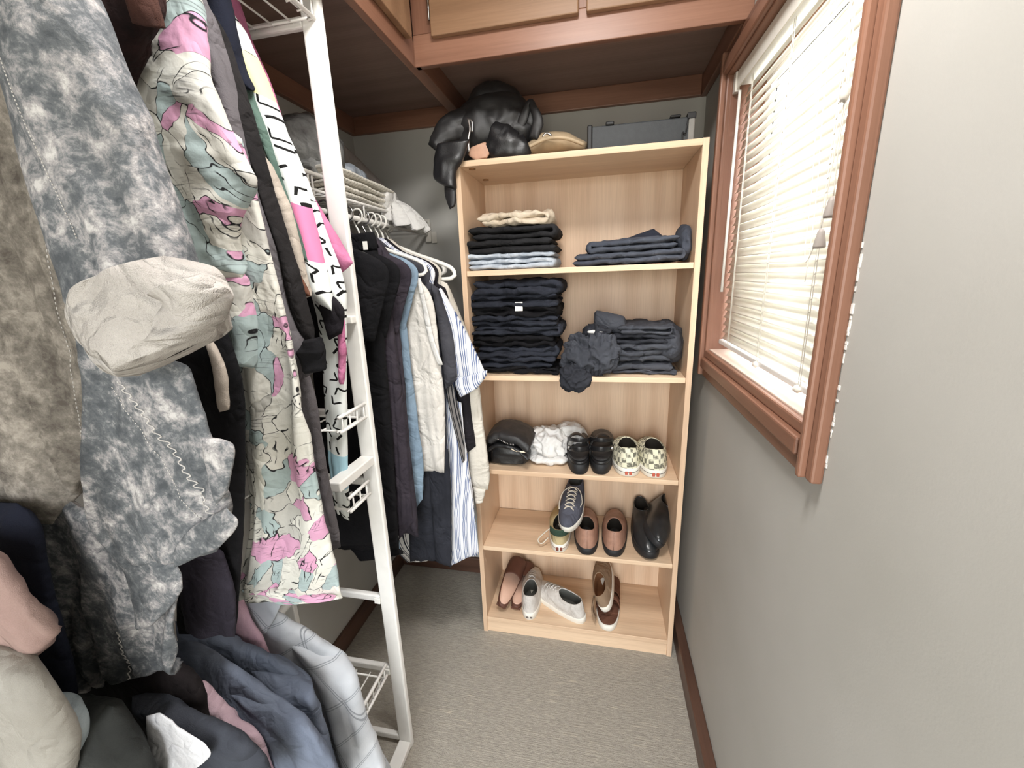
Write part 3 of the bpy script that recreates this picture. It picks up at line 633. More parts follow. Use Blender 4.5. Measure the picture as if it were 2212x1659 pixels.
for k, (y, mat, lab) in enumerate([
        (-.40, 'black_plastic', 'black hanger nearest the white rack post on the wall rod'),
        (-.345, 'black_plastic', 'black hanger holding the long black coat on the wall rod'),
        (-.275, 'black_plastic', 'black hanger holding the plum grey coat on the wall rod'),
        (-.235, 'black_plastic', 'black hanger holding the pale blue shirt on the wall rod'),
        (-.185, 'white_plastic', 'white plastic hanger holding the cream vest'),
        (-.145, 'black_plastic', 'black hanger holding the grey tee shirt on the wall rod'),
        (-.105, 'white_plastic', 'white plastic hanger holding the blue striped shirt'),
        (-.07, 'white_plastic', 'white plastic hanger holding the dark tee shirt beside the bookcase')]):
    hanger(lab, XR2, y, ZR2, (.205 if k == 4 else .18), mat, 'hangers on the wall rod', .0052)
hanger('empty white plastic hanger reaching to the bookcase edge', XR2-.005, -.028, ZR2, .245, 'white_plastic', 'hangers on the wall rod', .007, .10)
hanger('empty white plastic hanger hanging under the white cap', XR2-.02, .035, ZR2, .2, 'white_plastic', 'hangers on the wall rod', .006)
hanger('empty white plastic hanger last on the rod by the back wall', XR2-.03, .075, ZR2, .2, 'white_plastic', 'hangers on the wall rod', .006)

# ================================================================== CLOTHES ON THE WALL ROD (far to near)
G2 = 'clothes on the wall rod'
def far(name, label, cat, y): return garment(name, label, XR2, y, ZR2-.08, G2, cat)
g = far('sweater', 'cream knit sweater with long sleeve hanging against the bookcase', 'sweater', -.05)
yoke(g, -.05, 'cream_cloth', .2)
strip('body', [(850, 575), (846, 800), (850, 1020)], [(950, 600), (985, 690), (1000, 1000)], -.048, 'cream_cloth', g, .012, fold=.006)
strip('sleeve', [(950, 605), (985, 760), (1005, 900), (1014, 1010), (1020, 1052)], [(966, 612), (1022, 760), (1044, 920), (1057, 1020), (1054, 1058)], -.052, 'cream_cloth', g, .02, fold=.004, n=30)
strip('cuff', [(1022, 1048), (1025, 1070), (1027, 1087)], [(1050, 1056), (1046, 1072), (1043, 1086)], -.052, 'cream_cloth', g, .014, n=24, m=20)
g = far('tee_shirt', 'dark plum tee shirt with short sleeve behind the striped shirt', 'shirt', -.075)
yoke(g, -.078, 'tee_dark', .2)
strip('body', [(850, 580), (850, 800), (860, 1120)], [(945, 610), (985, 800), (990, 1100)], -.078, 'tee_dark', g, .012, fold=.006)
strip('sleeve', [(945, 612), (970, 780), (986, 900), (1000, 986)], [(962, 622), (1004, 780), (1018, 900), (1028, 964)], -.076, 'tee_dark', g, .018, fold=.004, n=30)
g = far('shirt', 'white shirt with blue stripes and turned up sleeve beside the bookcase', 'shirt', -.105)
yoke(g, -.108, 'blue_stripe', .2)
strip('body', [(860, 590), (900, 800), (925, 1000), (935, 1210)], [(950, 630), (985, 850), (1012, 1010), (1033, 1200)], -.105, 'blue_stripe', g, .014, fold=.016, ff=(30, 2.5), seed=3)
strip('tail', [(962, 860), (970, 990), (967, 1130), (975, 1222)], [(996, 870), (1008, 1000), (1024, 1105), (1033, 1195)], -.122, 'blue_stripe', g, .008, fold=.010, ff=(40, 3), seed=8)
strip('sleeve', [(938, 628), (966, 690), (978, 760), (986, 822)], [(952, 622), (1000, 705), (1034, 775), (1049, 808)], -.128, 'blue_stripe', g, .02, fold=.006, seed=4)
strip('cuff', [(983, 815), (986, 835), (996, 858)], [(1052, 800), (1048, 815), (1030, 840)], -.132, 'blue_stripe', g, .024, fold=.004, seed=6, m=24)
strip('placket', [(962, 835), (975, 900), (990, 960), (1000, 1000)], [(978, 830), (995, 900), (1002, 950), (1004, 995)], -.136, 'grey_stripe', g, .006, seed=2, m=30)
g = far('tee_shirt', 'slate grey tee shirt with short sleeve beside the cream vest', 'shirt', -.15)
yoke(g, -.148, 'tee_grey', .2)
strip('body', [(850, 580), (870, 800), (880, 1000)], [(932, 612), (960, 830), (966, 1010)], -.148, 'tee_grey', g, .011, fold=.006)
strip('sleeve', [(932, 612), (950, 720), (958, 800), (962, 842)], [(946, 622), (975, 715), (984, 790), (987, 820)], -.155, 'tee_grey', g, .016, fold=.004, n=30)
g = far('trousers', 'dark slate trousers hanging under the cream vest', 'trousers', -.165)
strip('leg', [(872, 960), (880, 1080), (886, 1213)], [(930, 960), (945, 1080), (948, 1212)], -.160, 'trouser_dark', g, .014, fold=.008, ff=(40, 3))
strip('leg', [(920, 960), (932, 1080), (942, 1214)], [(968, 970), (975, 1080), (974, 1228)], -.172, 'trouser_dark', g, .014, fold=.008, ff=(40, 3), seed=5)
g = far('shirt', 'white shirt tail with black stripes below the dark trousers', 'shirt', -.2)
strip('body', [(838, 1100), (842, 1170), (880, 1216)], [(930, 1100), (945, 1170), (964, 1208)], -.145, 'white_black_stripe', g, .01, fold=.006, ff=(40, 3), seed=7)
g = far('vest', 'cream sleeveless vest on a white hanger', 'shirt', -.19)
yoke(g, -.19, 'vest_cloth', .15)
strip('body', [(842, 572), (862, 640), (880, 760), (892, 880), (913, 1018)], [(905, 600), (934, 650), (948, 760), (959, 880), (960, 1021)], -.19, 'vest_cloth', g, .013, fold=.012, ff=(26, 2.5), seed=2)
strip('front_edge', [(900, 602), (912, 660), (928, 740), (948, 790)], [(908, 600), (922, 660), (938, 735), (957, 788)], -.207, 'white_cotton', g, .004, n=20, m=30)
strip('shoulder', [(842, 560), (846, 575), (850, 590)], [(896, 590), (905, 604), (910, 622)], -.19, 'vest_cloth', g, .014, m=20)
g = far('shirt', 'pale blue denim shirt between the plum coat and the cream vest', 'shirt', -.24)
yoke(g, -.238, 'denim_blue', .2)
strip('body', [(812, 550), (830, 800), (842, 1000), (838, 1180)], [(850, 590), (872, 660), (890, 820), (905, 930), (914, 1000), (913, 1078)], -.235, 'denim_blue', g, .012, fold=.006, ff=(30, 2.5))
strip('hem', [(790, 1150), (795, 1175), (800, 1203)], [(852, 1150), (862, 1170), (866, 1196)], -.30, 'denim_blue', g, .01, m=20, n=24)
g = far('coat', 'long plum grey coat hanging behind the white rack post', 'coat', -.285)
yoke(g, -.283, 'plum_cloth', .2)
strip('body', [(790, 535), (795, 700), (815, 950), (832, 1150)], [(820, 530), (838, 600), (858, 720), (878, 880), (896, 1040), (906, 1158)], -.283, 'plum_cloth', g, .022, fold=.022, ff=(24, 1.2), seed=6)
strip('sleeve', [(806, 540), (818, 700), (846, 950), (862, 1166)], [(822, 534), (846, 690), (872, 900), (892, 1130)], -.312, 'plum_cloth', g, .016, fold=.008, ff=(24, 1.5), seed=9)
strip('shoulder', [(812, 512), (814, 522), (818, 535)], [(838, 548), (846, 565), (850, 585)], -.283, 'plum_cloth', g, .016, m=16, n=24)
g = far('coat', 'long black coat filling the gap behind the white rack post', 'coat', -.36)
yoke(g, -.352, 'black_cloth', .2)
strip('body', [(690, 545), (700, 700), (716, 950), (728, 1188)], [(812, 515), (828, 700), (846, 950), (862, 1196)], -.352, 'black_cloth', g, .022, fold=.014, ff=(20, 2), seed=4)
strip('hem', [(755, 1180), (768, 1195), (780, 1212)], [(850, 1182), (866, 1190), (872, 1196)], -.34, 'black_cloth', g, .016, m=16, n=24)
strip('collar', [(690, 515), (690, 535), (700, 560)], [(808, 500), (812, 515), (816, 540)], -.355, 'black_cloth', g, .014, m=16, n=24)
g = far('jacket', 'black jacket at the front of the wall rod behind the pink sleeve', 'jacket', -.42)
yoke(g, -.415, 'black_cloth', .2)
strip('body', [(610, 560), (660, 700), (690, 950), (712, 1180)], [(752, 545), (784, 700), (800, 950), (824, 1175)], -.415, 'black_cloth', g, .016, fold=.008, ff=(20, 2), seed=11)
# care tag on the black coat
box('care_tag', tuple(P(785, 540, y=-.392)), tuple(P(793, 521, y=-.390)), 'white_plastic', g, 0)

# ================================================================== THINGS ON THE WALL SHELF
ZS = 1.704
def crump(name, label, cat, c, r, mat, seed, amp, fr, **k):
    o = crumple(name, c, r, mat, None, seed, amp, fr, origin=(c[0], c[1], c[2]-r[2]*.8), **k); return setp(o, label, cat)
b1 = thing('fleece_throw', 'bundled grey fleece throw on top of the wall shelf', 'blanket', (-.40, -.20, ZS))
crumple('bundle', (-.37, -.21, ZS+.135), (.085, .13, .085), 'grey_fleece', b1, 4, .16, 10)
crumple('lower_fold', (-.36, -.21, ZS+.062), (.08, .12, .055), 'grey_fleece', b1, 9, .2, 14)
o = tube('rolled_mat', [(-.49, -.05, ZS+.27), (-.45, .12, ZS+.19), (-.40, .29, ZS+.085)], .038, 'taupe_roll', None, 24, 10, origin=(-.47, -.09, ZS)); setp(o, 'taupe grey rolled mat slanting down on the wall shelf', 'mat')
pl = thing('plaid_blanket', 'folded cream plaid blanket on the wall shelf edge', 'blanket', (-.34, -.12, ZS))
for k in range(4):
    yc_ = np.linspace(-.30, .04, 40); zz = ZS+.012+.018*k-.010*((yc_+.3)/.34)
    loft('layer', np.stack([np.full(40, -.325+.006*k), yc_, zz], -1), np.tile([.072, 0, 0], (40, 1)), np.tile([0, 0, .009], (40, 1)), 'plaid_white', pl, n=30, fold=.005, ff=(18, 9), seed=k, wr=.004, wf=40, fade=False)
dn = crumple('denim_bundle', (-.36, -.06, ZS+.10), (.045, .12, .035), 'jean_light', None, 6, .3, 22, origin=(-.36, -.06, ZS+.07)); setp(dn, 'crumpled pale denim piece on top of the plaid blanket', 'clothing')
cp = thing('sun_hat', 'white ruffled sun hat drooping over the end of the wall shelf', 'hat', (-.25, .10, ZS))
crumple('crown', (-.285, .03, ZS+.035), (.05, .06, .035), 'white_cotton', cp, 2, .25, 20)
def brim():
    m, n = 30, 46; V = []; F = []
    for i in range(m):
        s = i/(m-1)
        for j in range(n):
            a = -1.5+3.3*j/(n-1); r = .03+.145*s; ruff = .014*s*math.sin(13*a)+.006*s*math.sin(29*a)
            c = np.array([-.275, .06, ZS+.035]); d = np.array([.82*math.cos(a), .62*math.sin(a)*.7, 0])
            V.append(c+d*r+np.array([ruff*.4, ruff*.5, -.62*r*s*(.65+.35*math.cos(a))+ruff*.5]))
    for i in range(m-1):
        for j in range(n-1): a = i*n+j; F.append((a, a+1, a+n+1, a+n))
    o = mesh_obj('brim', V, F, 'white_cotton', cp); md = o.modifiers.new('thick', 'SOLIDIFY'); md.thickness = .003
brim()

# ================================================================== CLOTHES ON THE NEAR RACK, UPPER ROD
ZU = 1.955
G1 = 'clothes on the upper rod of the near rack'
def near(name, label, cat, y): return garment(name, label, -.30, y, ZU-.06, G1, cat)
g = near('shirt', 'plain pink shirt with short sleeve next to the white post', 'shirt', -.54)
strip('sleeve', [(470, -40), (505, 40), (545, 130), (590, 250), (632, 370), (680, 490), (735, 592)], [(500, -40), (528, 70), (570, 165), (602, 262), (636, 360), (690, 455), (761, 568)], -.535, 'pink_cloth', g, .022, fold=.004, ff=(20, 3), seed=2, m=80)
strip('body', [(330, -120), (400, 300), (500, 600), (560, 900)], [(470, -40), (560, 350), (620, 600), (640, 900)], -.53, 'pink_cloth', g, .014, fold=.004)
g = near('shirt', 'white shirt with black dashes and pink, yellow and blue patches', 'shirt', -.59)
strip('body', [(470, 60), (560, 300), (640, 520), (690, 700), (700, 850), (708, 980), (728, 1110)], [(520, 70), (640, 340), (700, 500), (738, 610), (744, 760), (745, 950), (752, 1128)], -.575, 'dash_body', g, .015, fold=.012, ff=(26, 2.2), seed=5, m=90)
strip('sleeve', [(480, 10), (505, 75), (528, 150), (558, 235), (590, 330), (618, 405), (642, 490), (660, 590), (676, 650)], [(505, 30), (535, 100), (567, 165), (600, 248), (630, 330), (655, 405), (676, 490), (702, 600), (716, 672)], -.615, 'dash_sleeve', g, .026, fold=.004, ff=(20, 3), seed=1, m=90)
strip('collar_edge', [(690, 660), (700, 690), (712, 735)], [(720, 640), (742, 670), (738, 720)], -.60, 'tee_dark', g, .01, m=24, n=24, fold=.004)
strip('pink_panel', [(728, 690), (732, 760), (734, 830)], [(744, 690), (746, 760), (742, 830)], -.588, 'pink_cloth', g, .008, m=24, n=20)
g = near('shirt', 'green shirt sleeve beside the white dashed shirt', 'shirt', -.64)
strip('sleeve', [(470, 20), (518, 175), (560, 280), (595, 370), (622, 450), (655, 560)], [(500, 60), (541, 178), (582, 290), (614, 390), (640, 470), (668, 570)], -.638, 'green_cloth', g, .018, fold=.003, n=30)
g = near('jacket', 'navy jacket shoulder above the green sleeve', 'jacket', -.66)
strip('shoulder', [(410, -60), (440, 40), (490, 140), (518, 190)], [(480, -60), (505, 60), (522, 140), (545, 196)], -.662, 'navy_cloth', g, .02, fold=.004, m=40)
strip('body', [(380, -40), (450, 200), (520, 460), (560, 900)], [(470, 0), (540, 260), (620, 560), (660, 900)], -.655, 'navy_cloth', g, .014, fold=.005)
g = near('blouse', 'beige blouse with rust edge between grey sleeves and dashed shirt', 'shirt', -.67)
strip('sleeve', [(560, 330), (592, 430), (620, 530), (640, 610), (655, 645)], [(575, 340), (622, 440), (648, 540), (664, 610), (672, 640)], -.672, 'beige_cloth', g, .012, n=28, fold=.003)
strip('edge', [(636, 585), (646, 615), (656, 640)], [(644, 585), (662, 620), (670, 640)], -.688, 'rust_cloth', g, .005, n=16, m=16)
g = near('cardigan', 'charcoal grey cardigan with long sleeves and black cuff', 'cardigan', -.71)
strip('body', [(420, -20), (500, 320), (560, 620), (640, 900), (690, 1150), (700, 1195)], [(440, -20), (520, 300), (595, 620), (668, 820), (702, 1020), (732, 1186)], -.70, 'char_knit', g, .016, fold=.012, ff=(24, 1.8), seed=3)
strip('sleeve', [(420, 0), (470, 180), (530, 380), (566, 510), (594, 650), (626, 772), (662, 815)], [(446, 0), (502, 200), (550, 400), (584, 510), (612, 640), (644, 724), (682, 800)], -.735, 'char_knit', g, .02, fold=.004, ff=(20, 3), seed=7)
strip('sleeve', [(450, 20), (510, 200), (565, 400), (598, 510), (628, 640), (655, 745)], [(462, 30), (530, 230), (578, 400), (612, 510), (648, 620), (680, 740)], -.715, 'dark_knit', g, .018, fold=.004, ff=(20, 3), seed=8)
strip('cuff', [(655, 735), (645, 770), (662, 808)], [(690, 728), (698, 755), (700, 800)], -.752, 'black_cloth', g, .012, m=28, n=28, wr=.006, wf=30)
g = near('sweater', 'black sweater showing between the printed shirt and bleached jacket', 'sweater', -.86)
strip('body', [(330, 660), (380, 800), (380, 1240), (385, 1370)], [(480, 690), (525, 860), (520, 1150), (503, 1375)], -.86, 'black_cloth', g, .014, fold=.01, ff=(20, 2))
strip('trim', [(445, 735), (462, 800), (475, 890)], [(458, 735), (485, 800), (495, 885)], -.878, 'beige_cloth', g, .006, m=20, n=18)
strip('lower_body', [(380, 1180), (384, 1270), (400, 1372)], [(474, 1190), (502, 1290), (504, 1378)], -.885, 'purple_knit', g, .012, fold=.016, ff=(20, 2), seed=3, m=40)
g = near('shirt', 'long printed shirt in white, grey green and pink with black scribbles', 'shirt', -.80)
strip('body', [(380, 200), (450, 520), (505, 780), (525, 960), (545, 1120), (520, 1292)], [(520, 300), (575, 560), (640, 800), (675, 950), (705, 1130), (735, 1298)], -.79, 'abstract_print', g, .016, fold=.022, ff=(20, 1.6), seed=6, m=90, n=56)
strip('sleeve', [(300, -40), (262, 110), (235, 180), (262, 300), (330, 430), (400, 560), (450, 620)], [(420, -40), (446, 150), (492, 270), (538, 385), (522, 450), (508, 520), (524, 605)], -.83, 'abstract_print', g, .03, fold=.012, ff=(16, 7), seed=4, m=90, n=56, wr=.004, wf=30)
strip('forearm', [(450, 600), (492, 650), (505, 720), (508, 792)], [(526, 590), (542, 680), (546, 740), (545, 795)], -.825, 'abstract_print', g, .02, fold=.006, ff=(20, 5), seed=9, m=50)
strip('hem', [(520, 1275), (560, 1288), (600, 1302)], [(640, 1268), (680, 1284), (735, 1292)], -.80, 'abstract_print', g, .012, m=24)
g = near('jacket', 'dark maroon fleece jacket at the top behind the bleached jacket', 'jacket', -.90)
strip('shoulder', [(120, -80), (170, 40), (215, 130), (232, 190)], [(330, -80), (340, 20), (300, 90), (250, 160)], -.90, 'maroon_fleece', g, .03, fold=.008, m=40)
tube('collar', [P(300, -20, y=-.925), P(312, 20, y=-.925), P(322, 55, y=-.92)], .016, 'brown_collar', g, 14, 12)
# bleached denim jacket, nearest
g = near('jacket', 'grey bleached acid wash denim jacket with rolled cuff, nearest the camera', 'jacket', -1.0)
strip('body', [(-420, -60), (-380, 400), (-300, 800), (-220, 1060)], [(60, -60), (150, 400), (235, 780), (120, 1130)], -.995, 'acid_denim_warm', g, .016, fold=.034, ff=(14, 1.2), seed=2, m=90, n=60)
strip('sleeve', [(-60, -80), (10, 80), (60, 320), (140, 540), (192, 690)], [(150, -80), (215, 80), (300, 310), (372, 520), (420, 640)], -1.05, 'acid_denim', g, .032, fold=.024, ff=(17, 2.0), seed=5, wr=.006, wf=11, m=80, n=56)
strip('cuff', [(200, 640), (190, 675), (215, 750), (250, 795), (300, 812)], [(355, 553), (430, 580), (469, 622), (466, 690), (440, 735)], -1.072, 'cuff_lining', g, .034, fold=.014, ff=(11, 9), seed=3, m=90, n=80, wr=.009, wf=13, skew=.6, fade=False)
strip('cuff_fold', [(330, 640), (375, 655), (345, 690), (310, 740)], [(440, 590), (470, 630), (465, 690), (420, 730)], -1.085, 'cuff_lining', g, .026, fold=.014, ff=(16, 8), seed=8, m=60, n=60, wr=.007, wf=17, fade=False)
strip('front_panel', [(170, 700), (190, 860), (180, 1020), (190, 1140), (260, 1240)], [(400, 790), (440, 920), (478, 1010), (492, 1100), (470, 1190)], -1.02, 'acid_denim', g, .011, fold=.020, ff=(14, 2.4), edge=.8, wr=.002, wf=30, kc=40, seed=7, m=70, n=56)
strip('pocket_flap', [(440, 945), (450, 1010), (470, 1090)], [(478, 948), (506, 972), (492, 1060)], -1.035, 'acid_denim', g, .004, fold=.004, m=24, n=28, edge=.7)
strip('hem_band', [(420, 1135), (385, 1180), (380, 1225)], [(490, 1095), (517, 1130), (478, 1180)], -1.035, 'acid_denim', g, .004, fold=.005, m=24, n=28, edge=.7)
strip('back_tail', [(60, 1050), (95, 1200), (95, 1330), (120, 1440), (160, 1506)], [(330, 1150), (392, 1240), (388, 1300), (389, 1400), (384, 1452)], -.985, 'acid_denim', g, .010, fold=.030, ff=(16, 2), edge=.8, wr=.002, wf=30, kc=40, seed=9, m=70, n=56)
strip('tail_fold', [(230, 1150), (265, 1240), (285, 1320), (290, 1365)], [(380, 1220), (393, 1250), (385, 1290), (330, 1350)], -1.01, 'acid_denim', g, .006, fold=.010, seed=4, m=40)
from mathutils.bvhtree import BVHTree
def bvh(o):
    off = root_of(o); return BVHTree.FromPolygons([v.co+off for v in o.data.vertices], [tuple(p.vertices) for p in o.data.polygons])
def stitch(name, o, pts, y, mat, par, n=60, r=.0008, zig=0.0, on=1, per=2):
    """thread lying on the near side of a cloth piece"""
    t = bvh(o); c = catmull([P(a, b_, y=y) for a, b_ in pts], n); q = []
    for k, p in enumerate(c):
        p = p+np.array([zig*(1 if (k//2) % 2 else -1), 0, 0]); h = t.ray_cast(Vector((p[0], -1.38, p[2])), Vector((0, 1, 0)))
        q.append(np.array(h[0])+np.array([0, -.0004, 0]) if h[0] is not None else None)
    v, f = [], []
    for k in range(0, n-1, per):
        if q[k] is not None and q[k+1] is not None and np.linalg.norm(q[k+1]-q[k]) < .03: tube_geo([q[k], q[k+1]], r, 5, v, f)
    if v: oo = mesh_obj(name, v, f, mat, par); oo['kind'] = 'stuff'
ch = {c.name.split('.')[0]: c for c in g.children}
stitch('stitching', ch['front_panel'], [(255, 825), (338, 935), (410, 1035), (460, 1125)], -1.03, 'lace_grey', g, 70, .0009, .0035, per=1)
stitch('stitching', ch['front_panel'], [(232, 838), (312, 950), (380, 1050), (430, 1140)], -1.03, 'lace_grey', g, 90, .0007)
stitch('stitching', ch['body'], [(105, 380), (130, 600), (150, 800), (160, 1000)], -.995, 'lace_grey', g, 120, .0008)
stitch('stitching', ch['back_tail'], [(262, 1360), (268, 1420), (275, 1480)], -.985, 'lace_grey', g, 40, .0009, .003, per=1)
stitch('stitching', ch['sleeve'], [(70, 60), (150, 300), (240, 520)], -1.05, 'lace_grey', g, 120, .0007)

# ================================================================== CLOTHES ON THE NEAR RACK, LOWER ROD
G3 = 'clothes on the lower rod of the near rack'
def low(name, label, cat, y): return garment(name, label, -.30, y, .755, G3, cat)
g = low('jacket', 'light grey checked wool jacket hanging lowest near the post', 'jacket', -.70)
strip('body', [(470, 1290), (500, 1420), (560, 1560), (620, 1760), (640, 1900)], [(590, 1318), (665, 1372), (748, 1430), (790, 1560), (850, 1700), (900, 1850)], -.70, 'plaid_grey', g, .024, fold=.02, wr=.003, wf=16, ff=(16, 2), seed=3, m=80, n=56)
strip('sleeve', [(600, 1350, -.69), (660, 1430, -.715), (700, 1500), (740, 1640), (770, 1800)], [(690, 1390, -.69), (745, 1435, -.715), (772, 1490), (800, 1590), (860, 1760)], -.735, 'plaid_grey', g, .024, fold=.014, wr=.003, wf=16, ff=(18, 3), seed=5, m=60)
strip('collar', [(520, 1296), (540, 1320), (560, 1370)], [(612, 1282), (606, 1310), (575, 1368)], -.725, 'plaid_grey', g, .005, fold=.006, m=24, n=28)
strip('inner_collar', [(505, 1290), (530, 1292), (560, 1290)], [(610, 1275), (616, 1285), (606, 1300)], -.72, 'white_shirt', g, .010, m=16, n=24)
g = low('shirt', 'pink satin shirt between the blue blazer and the checked jacket', 'shirt', -.745)
strip('body', [(480, 1250), (503, 1370), (540, 1480), (600, 1660)], [(503, 1262), (540, 1340), (577, 1412), (640, 1640)], -.75, 'pink_satin', g, .014, fold=.004)
g = low('blazer', 'blue grey blazer beside the checked jacket', 'blazer', -.79)
strip('body', [(380, 1340), (430, 1480), (520, 1640), (600, 1800)], [(460, 1368), (560, 1408), (664, 1472), (670, 1530), (716, 1650), (760, 1800)], -.79, 'suit_blue', g, .02, fold=.016, wr=.003, wf=18, ff=(16, 2), seed=2, m=70)
strip('sleeve', [(500, 1400, -.775), (560, 1460, -.80), (600, 1540), (640, 1640), (680, 1800)], [(590, 1425, -.775), (660, 1472, -.80), (678, 1510), (700, 1590), (760, 1780)], -.82, 'suit_blue', g, .022, fold=.012, wr=.003, wf=18, seed=6)
g = low('blazer', 'darker blue grey blazer, second one, in front of its lighter neighbour', 'blazer', -.86)
strip('body', [(330, 1390), (400, 1470), (500, 1590), (560, 1750)], [(400, 1384), (520, 1466), (640, 1545), (690, 1610), (740, 1760)], -.86, 'suit_blue', g, .02, fold=.016, wr=.003, wf=18, ff=(16, 2), seed=8, m=70)
strip('sleeve', [(440, 1440, -.845), (510, 1530, -.87), (570, 1620), (620, 1760)], [(540, 1480, -.845), (640, 1545, -.87), (700, 1625), (750, 1760)], -.885, 'suit_blue', g, .02, fold=.012, wr=.003, wf=18, seed=9)
g = low('shirt', 'mauve pink shirt sleeve between dark jackets', 'shirt', -.915)
strip('sleeve', [(415, 1470), (440, 1540), (455, 1600), (480, 1720)], [(430, 1476), (490, 1540), (560, 1600), (600, 1720)], -.91, 'mauve_cloth', g, .016, fold=.012, wr=.003, wf=20)
g = low('coat', 'brown black coat under the bleached jacket', 'coat', -.95)
strip('body', [(60, 1400), (140, 1500), (250, 1600), (330, 1760)], [(360, 1430), (430, 1480), (450, 1570), (500, 1760)], -.95, 'brownblack_cloth', g, .026, fold=.008, m=60)
g = low('blazer', 'dark slate blazer sleeve beside the white lapel', 'blazer', -.99)
strip('sleeve', [(290, 1500), (350, 1580), (420, 1650), (470, 1760)], [(330, 1510), (440, 1555), (540, 1615), (600, 1740)], -.985, 'suit_dark', g, .02, fold=.012, wr=.003, wf=20)
g = low('shirt', 'white shirt collar point at the bottom of the clothes', 'shirt', -1.02)
strip('collar', [(318, 1545), (322, 1600), (314, 1680), (310, 1760)], [(345, 1540), (420, 1592), (458, 1626), (400, 1680)], -1.015, 'white_shirt', g, .003, fold=.006, m=40, edge=.7)
g = low('coat', 'dark olive grey coat at the bottom left', 'coat', -1.06)
strip('body', [(100, 1510), (130, 1600), (150, 1720)], [(245, 1525), (285, 1580), (330, 1640), (340, 1760)], -1.05, 'olive_coat', g, .024, fold=.014, wr=.003, wf=20)
g = low('shirt', 'pale blue grey shirt sliver beside the bone coloured coat', 'shirt', -1.09)
strip('body', [(100, 1500), (110, 1600), (100, 1700)], [(150, 1535), (178, 1585), (140, 1680)], -1.085, 'paleblue_cloth', g, .02)
g = low('coat', 'bone coloured coat in the bottom left corner', 'coat', -1.12)
strip('body', [(-300, 1330), (-320, 1500), (-300, 1760)], [(20, 1405), (110, 1460), (148, 1590), (120, 1720)], -1.11, 'bone_cloth', g, .026, fold=.018, ff=(14, 3), wr=.003, wf=16)
g = near('blouse', 'salmon satin blouse sleeve at the left edge', 'shirt', -1.1)
strip('sleeve', [(-200, 1140), (-160, 1260), (-100, 1360), (-40, 1420)], [(-10, 1200), (45, 1300), (92, 1388), (52, 1436)], -1.10, 'salmon_satin', g, .02, fold=.020, ff=(20, 6), wr=.003, wf=20)
g = near('trousers', 'navy trousers in the gap left of the bleached jacket tail', 'trousers', -1.045)
strip('leg', [(-260, 1070), (-200, 1250), (-160, 1520)], [(40, 1085), (90, 1150), (110, 1300), (165, 1520)], -1.035, 'navy_cloth', g, .016, fold=.006)

# ================================================================== FOLDED CLOTHES ON THE SHELVES
def folded(name, label, cat, px0, px1, pyb, pyt, mat, layers=3, y0=.03, depth=.21, seed=0, zb=None, group=None, wr=.003, flip=False, tilt=0.0, fold=.004, zt=None):
    pb = P((px0+px1)/2, pyb, y=y0); pt = P((px0+px1)/2, pyt, y=y0); x0 = P(px0, (pyb+pyt)/2, y=y0)[0]; x1 = P(px1, (pyb+pyt)/2, y=y0)[0]
    z0 = pb[2] if zb is None else zb; z1 = pt[2] if zt is None else zt; t = (z1-z0)/layers; path = []
    for k in range(layers):
        z = z0+t*(k+.5); a, b_ = (x0+t*.55, x1-t*.55); s_ = ((k % 2) == 0) ^ flip
        xs_ = np.linspace(a, b_, 16) if s_ else np.linspace(b_, a, 16)
        rs = random.Random(seed*31+k); j0, j1 = rs.uniform(-.012, .010), rs.uniform(-.012, .010)
        for i, x in enumerate(xs_): path.append((x+(j0 if i < 8 else j1), z))
        if k < layers-1:
            ex = path[-1][0]; sg = 1 if s_ else -1
            for q in (.25, .5, .75): path.append((ex+sg*t*.5*math.sin(q*PI), z+t*.5*(1-math.cos(q*PI))))
    p = catmull(np.array([(a, 0, b_) for a, b_ in path]), 40*layers+10); m = len(p)
    tan = np.gradient(p, axis=0); tan /= np.linalg.norm(tan, axis=1)[:, None]+1e-9; nr = np.stack([-tan[:, 2], np.zeros(m), tan[:, 0]], -1)
    C_ = p.copy(); C_[:, 1] = y0+depth/2+.014*vnoise(np.stack([p[:, 0]*9, p[:, 2]*55, np.full(m, seed)], -1), seed)
    C_[:, 2] += tilt*(p[:, 0]-x0)
    o = loft(name, C_, np.tile([0, depth/2, 0], (m, 1)), nr*(t*.5), mat, None, n=40, p=.5, edge=.6, kc=60, fold=fold, ff=(24, 22), wr=wr*1.5, wf=26, seed=seed, origin=((x0+x1)/2, y0+depth/2, z0), fade=False)
    return setp(o, label, cat, group)
Z1, Z2, Z3, Z4, Z5 = SH
GA, GB, GC, GD = 'folded jeans, left on the top shelf', 'folded trousers, right on the top shelf', 'black clothes stacked left on the second shelf', 'dark clothes stacked right on the second shelf'
jl = folded('folded_jeans', 'pale blue folded jeans at the bottom of the top shelf stack', 'jeans', 1010, 1203, 584, 545, 'jean_light', 3, seed=1, zb=Z1+.001, group=GA)
zc = P(1100, 546, y=.03)[2]; zc2 = P(1100, 516, y=.03)[2]; zc3 = P(1100, 487, y=.03)[2]; zc4 = P(1100, 457, y=.03)[2]
folded('folded_jeans', 'black folded jeans directly above the pale blue jeans', 'jeans', 1012, 1204, 545, 516, 'jean_black', 2, seed=2, zb=zc, zt=zc2, group=GA, flip=True)
folded('folded_jeans', 'washed black folded jeans directly under the ecru trousers', 'jeans', 1008, 1198, 516, 487, 'jean_black', 2, seed=3, zb=zc2, zt=zc3, group=GA)
folded('folded_trousers', 'ecru folded trousers on top of the jeans stack', 'trousers', 1027, 1184, 487, 459, 'ecru', 2, seed=4, zb=zc3, zt=zc4, group=GA, wr=.005, fold=.01)
zd1 = P(1350, 548, y=.03)[2]; zd2 = P(1350, 519, y=.03)[2]
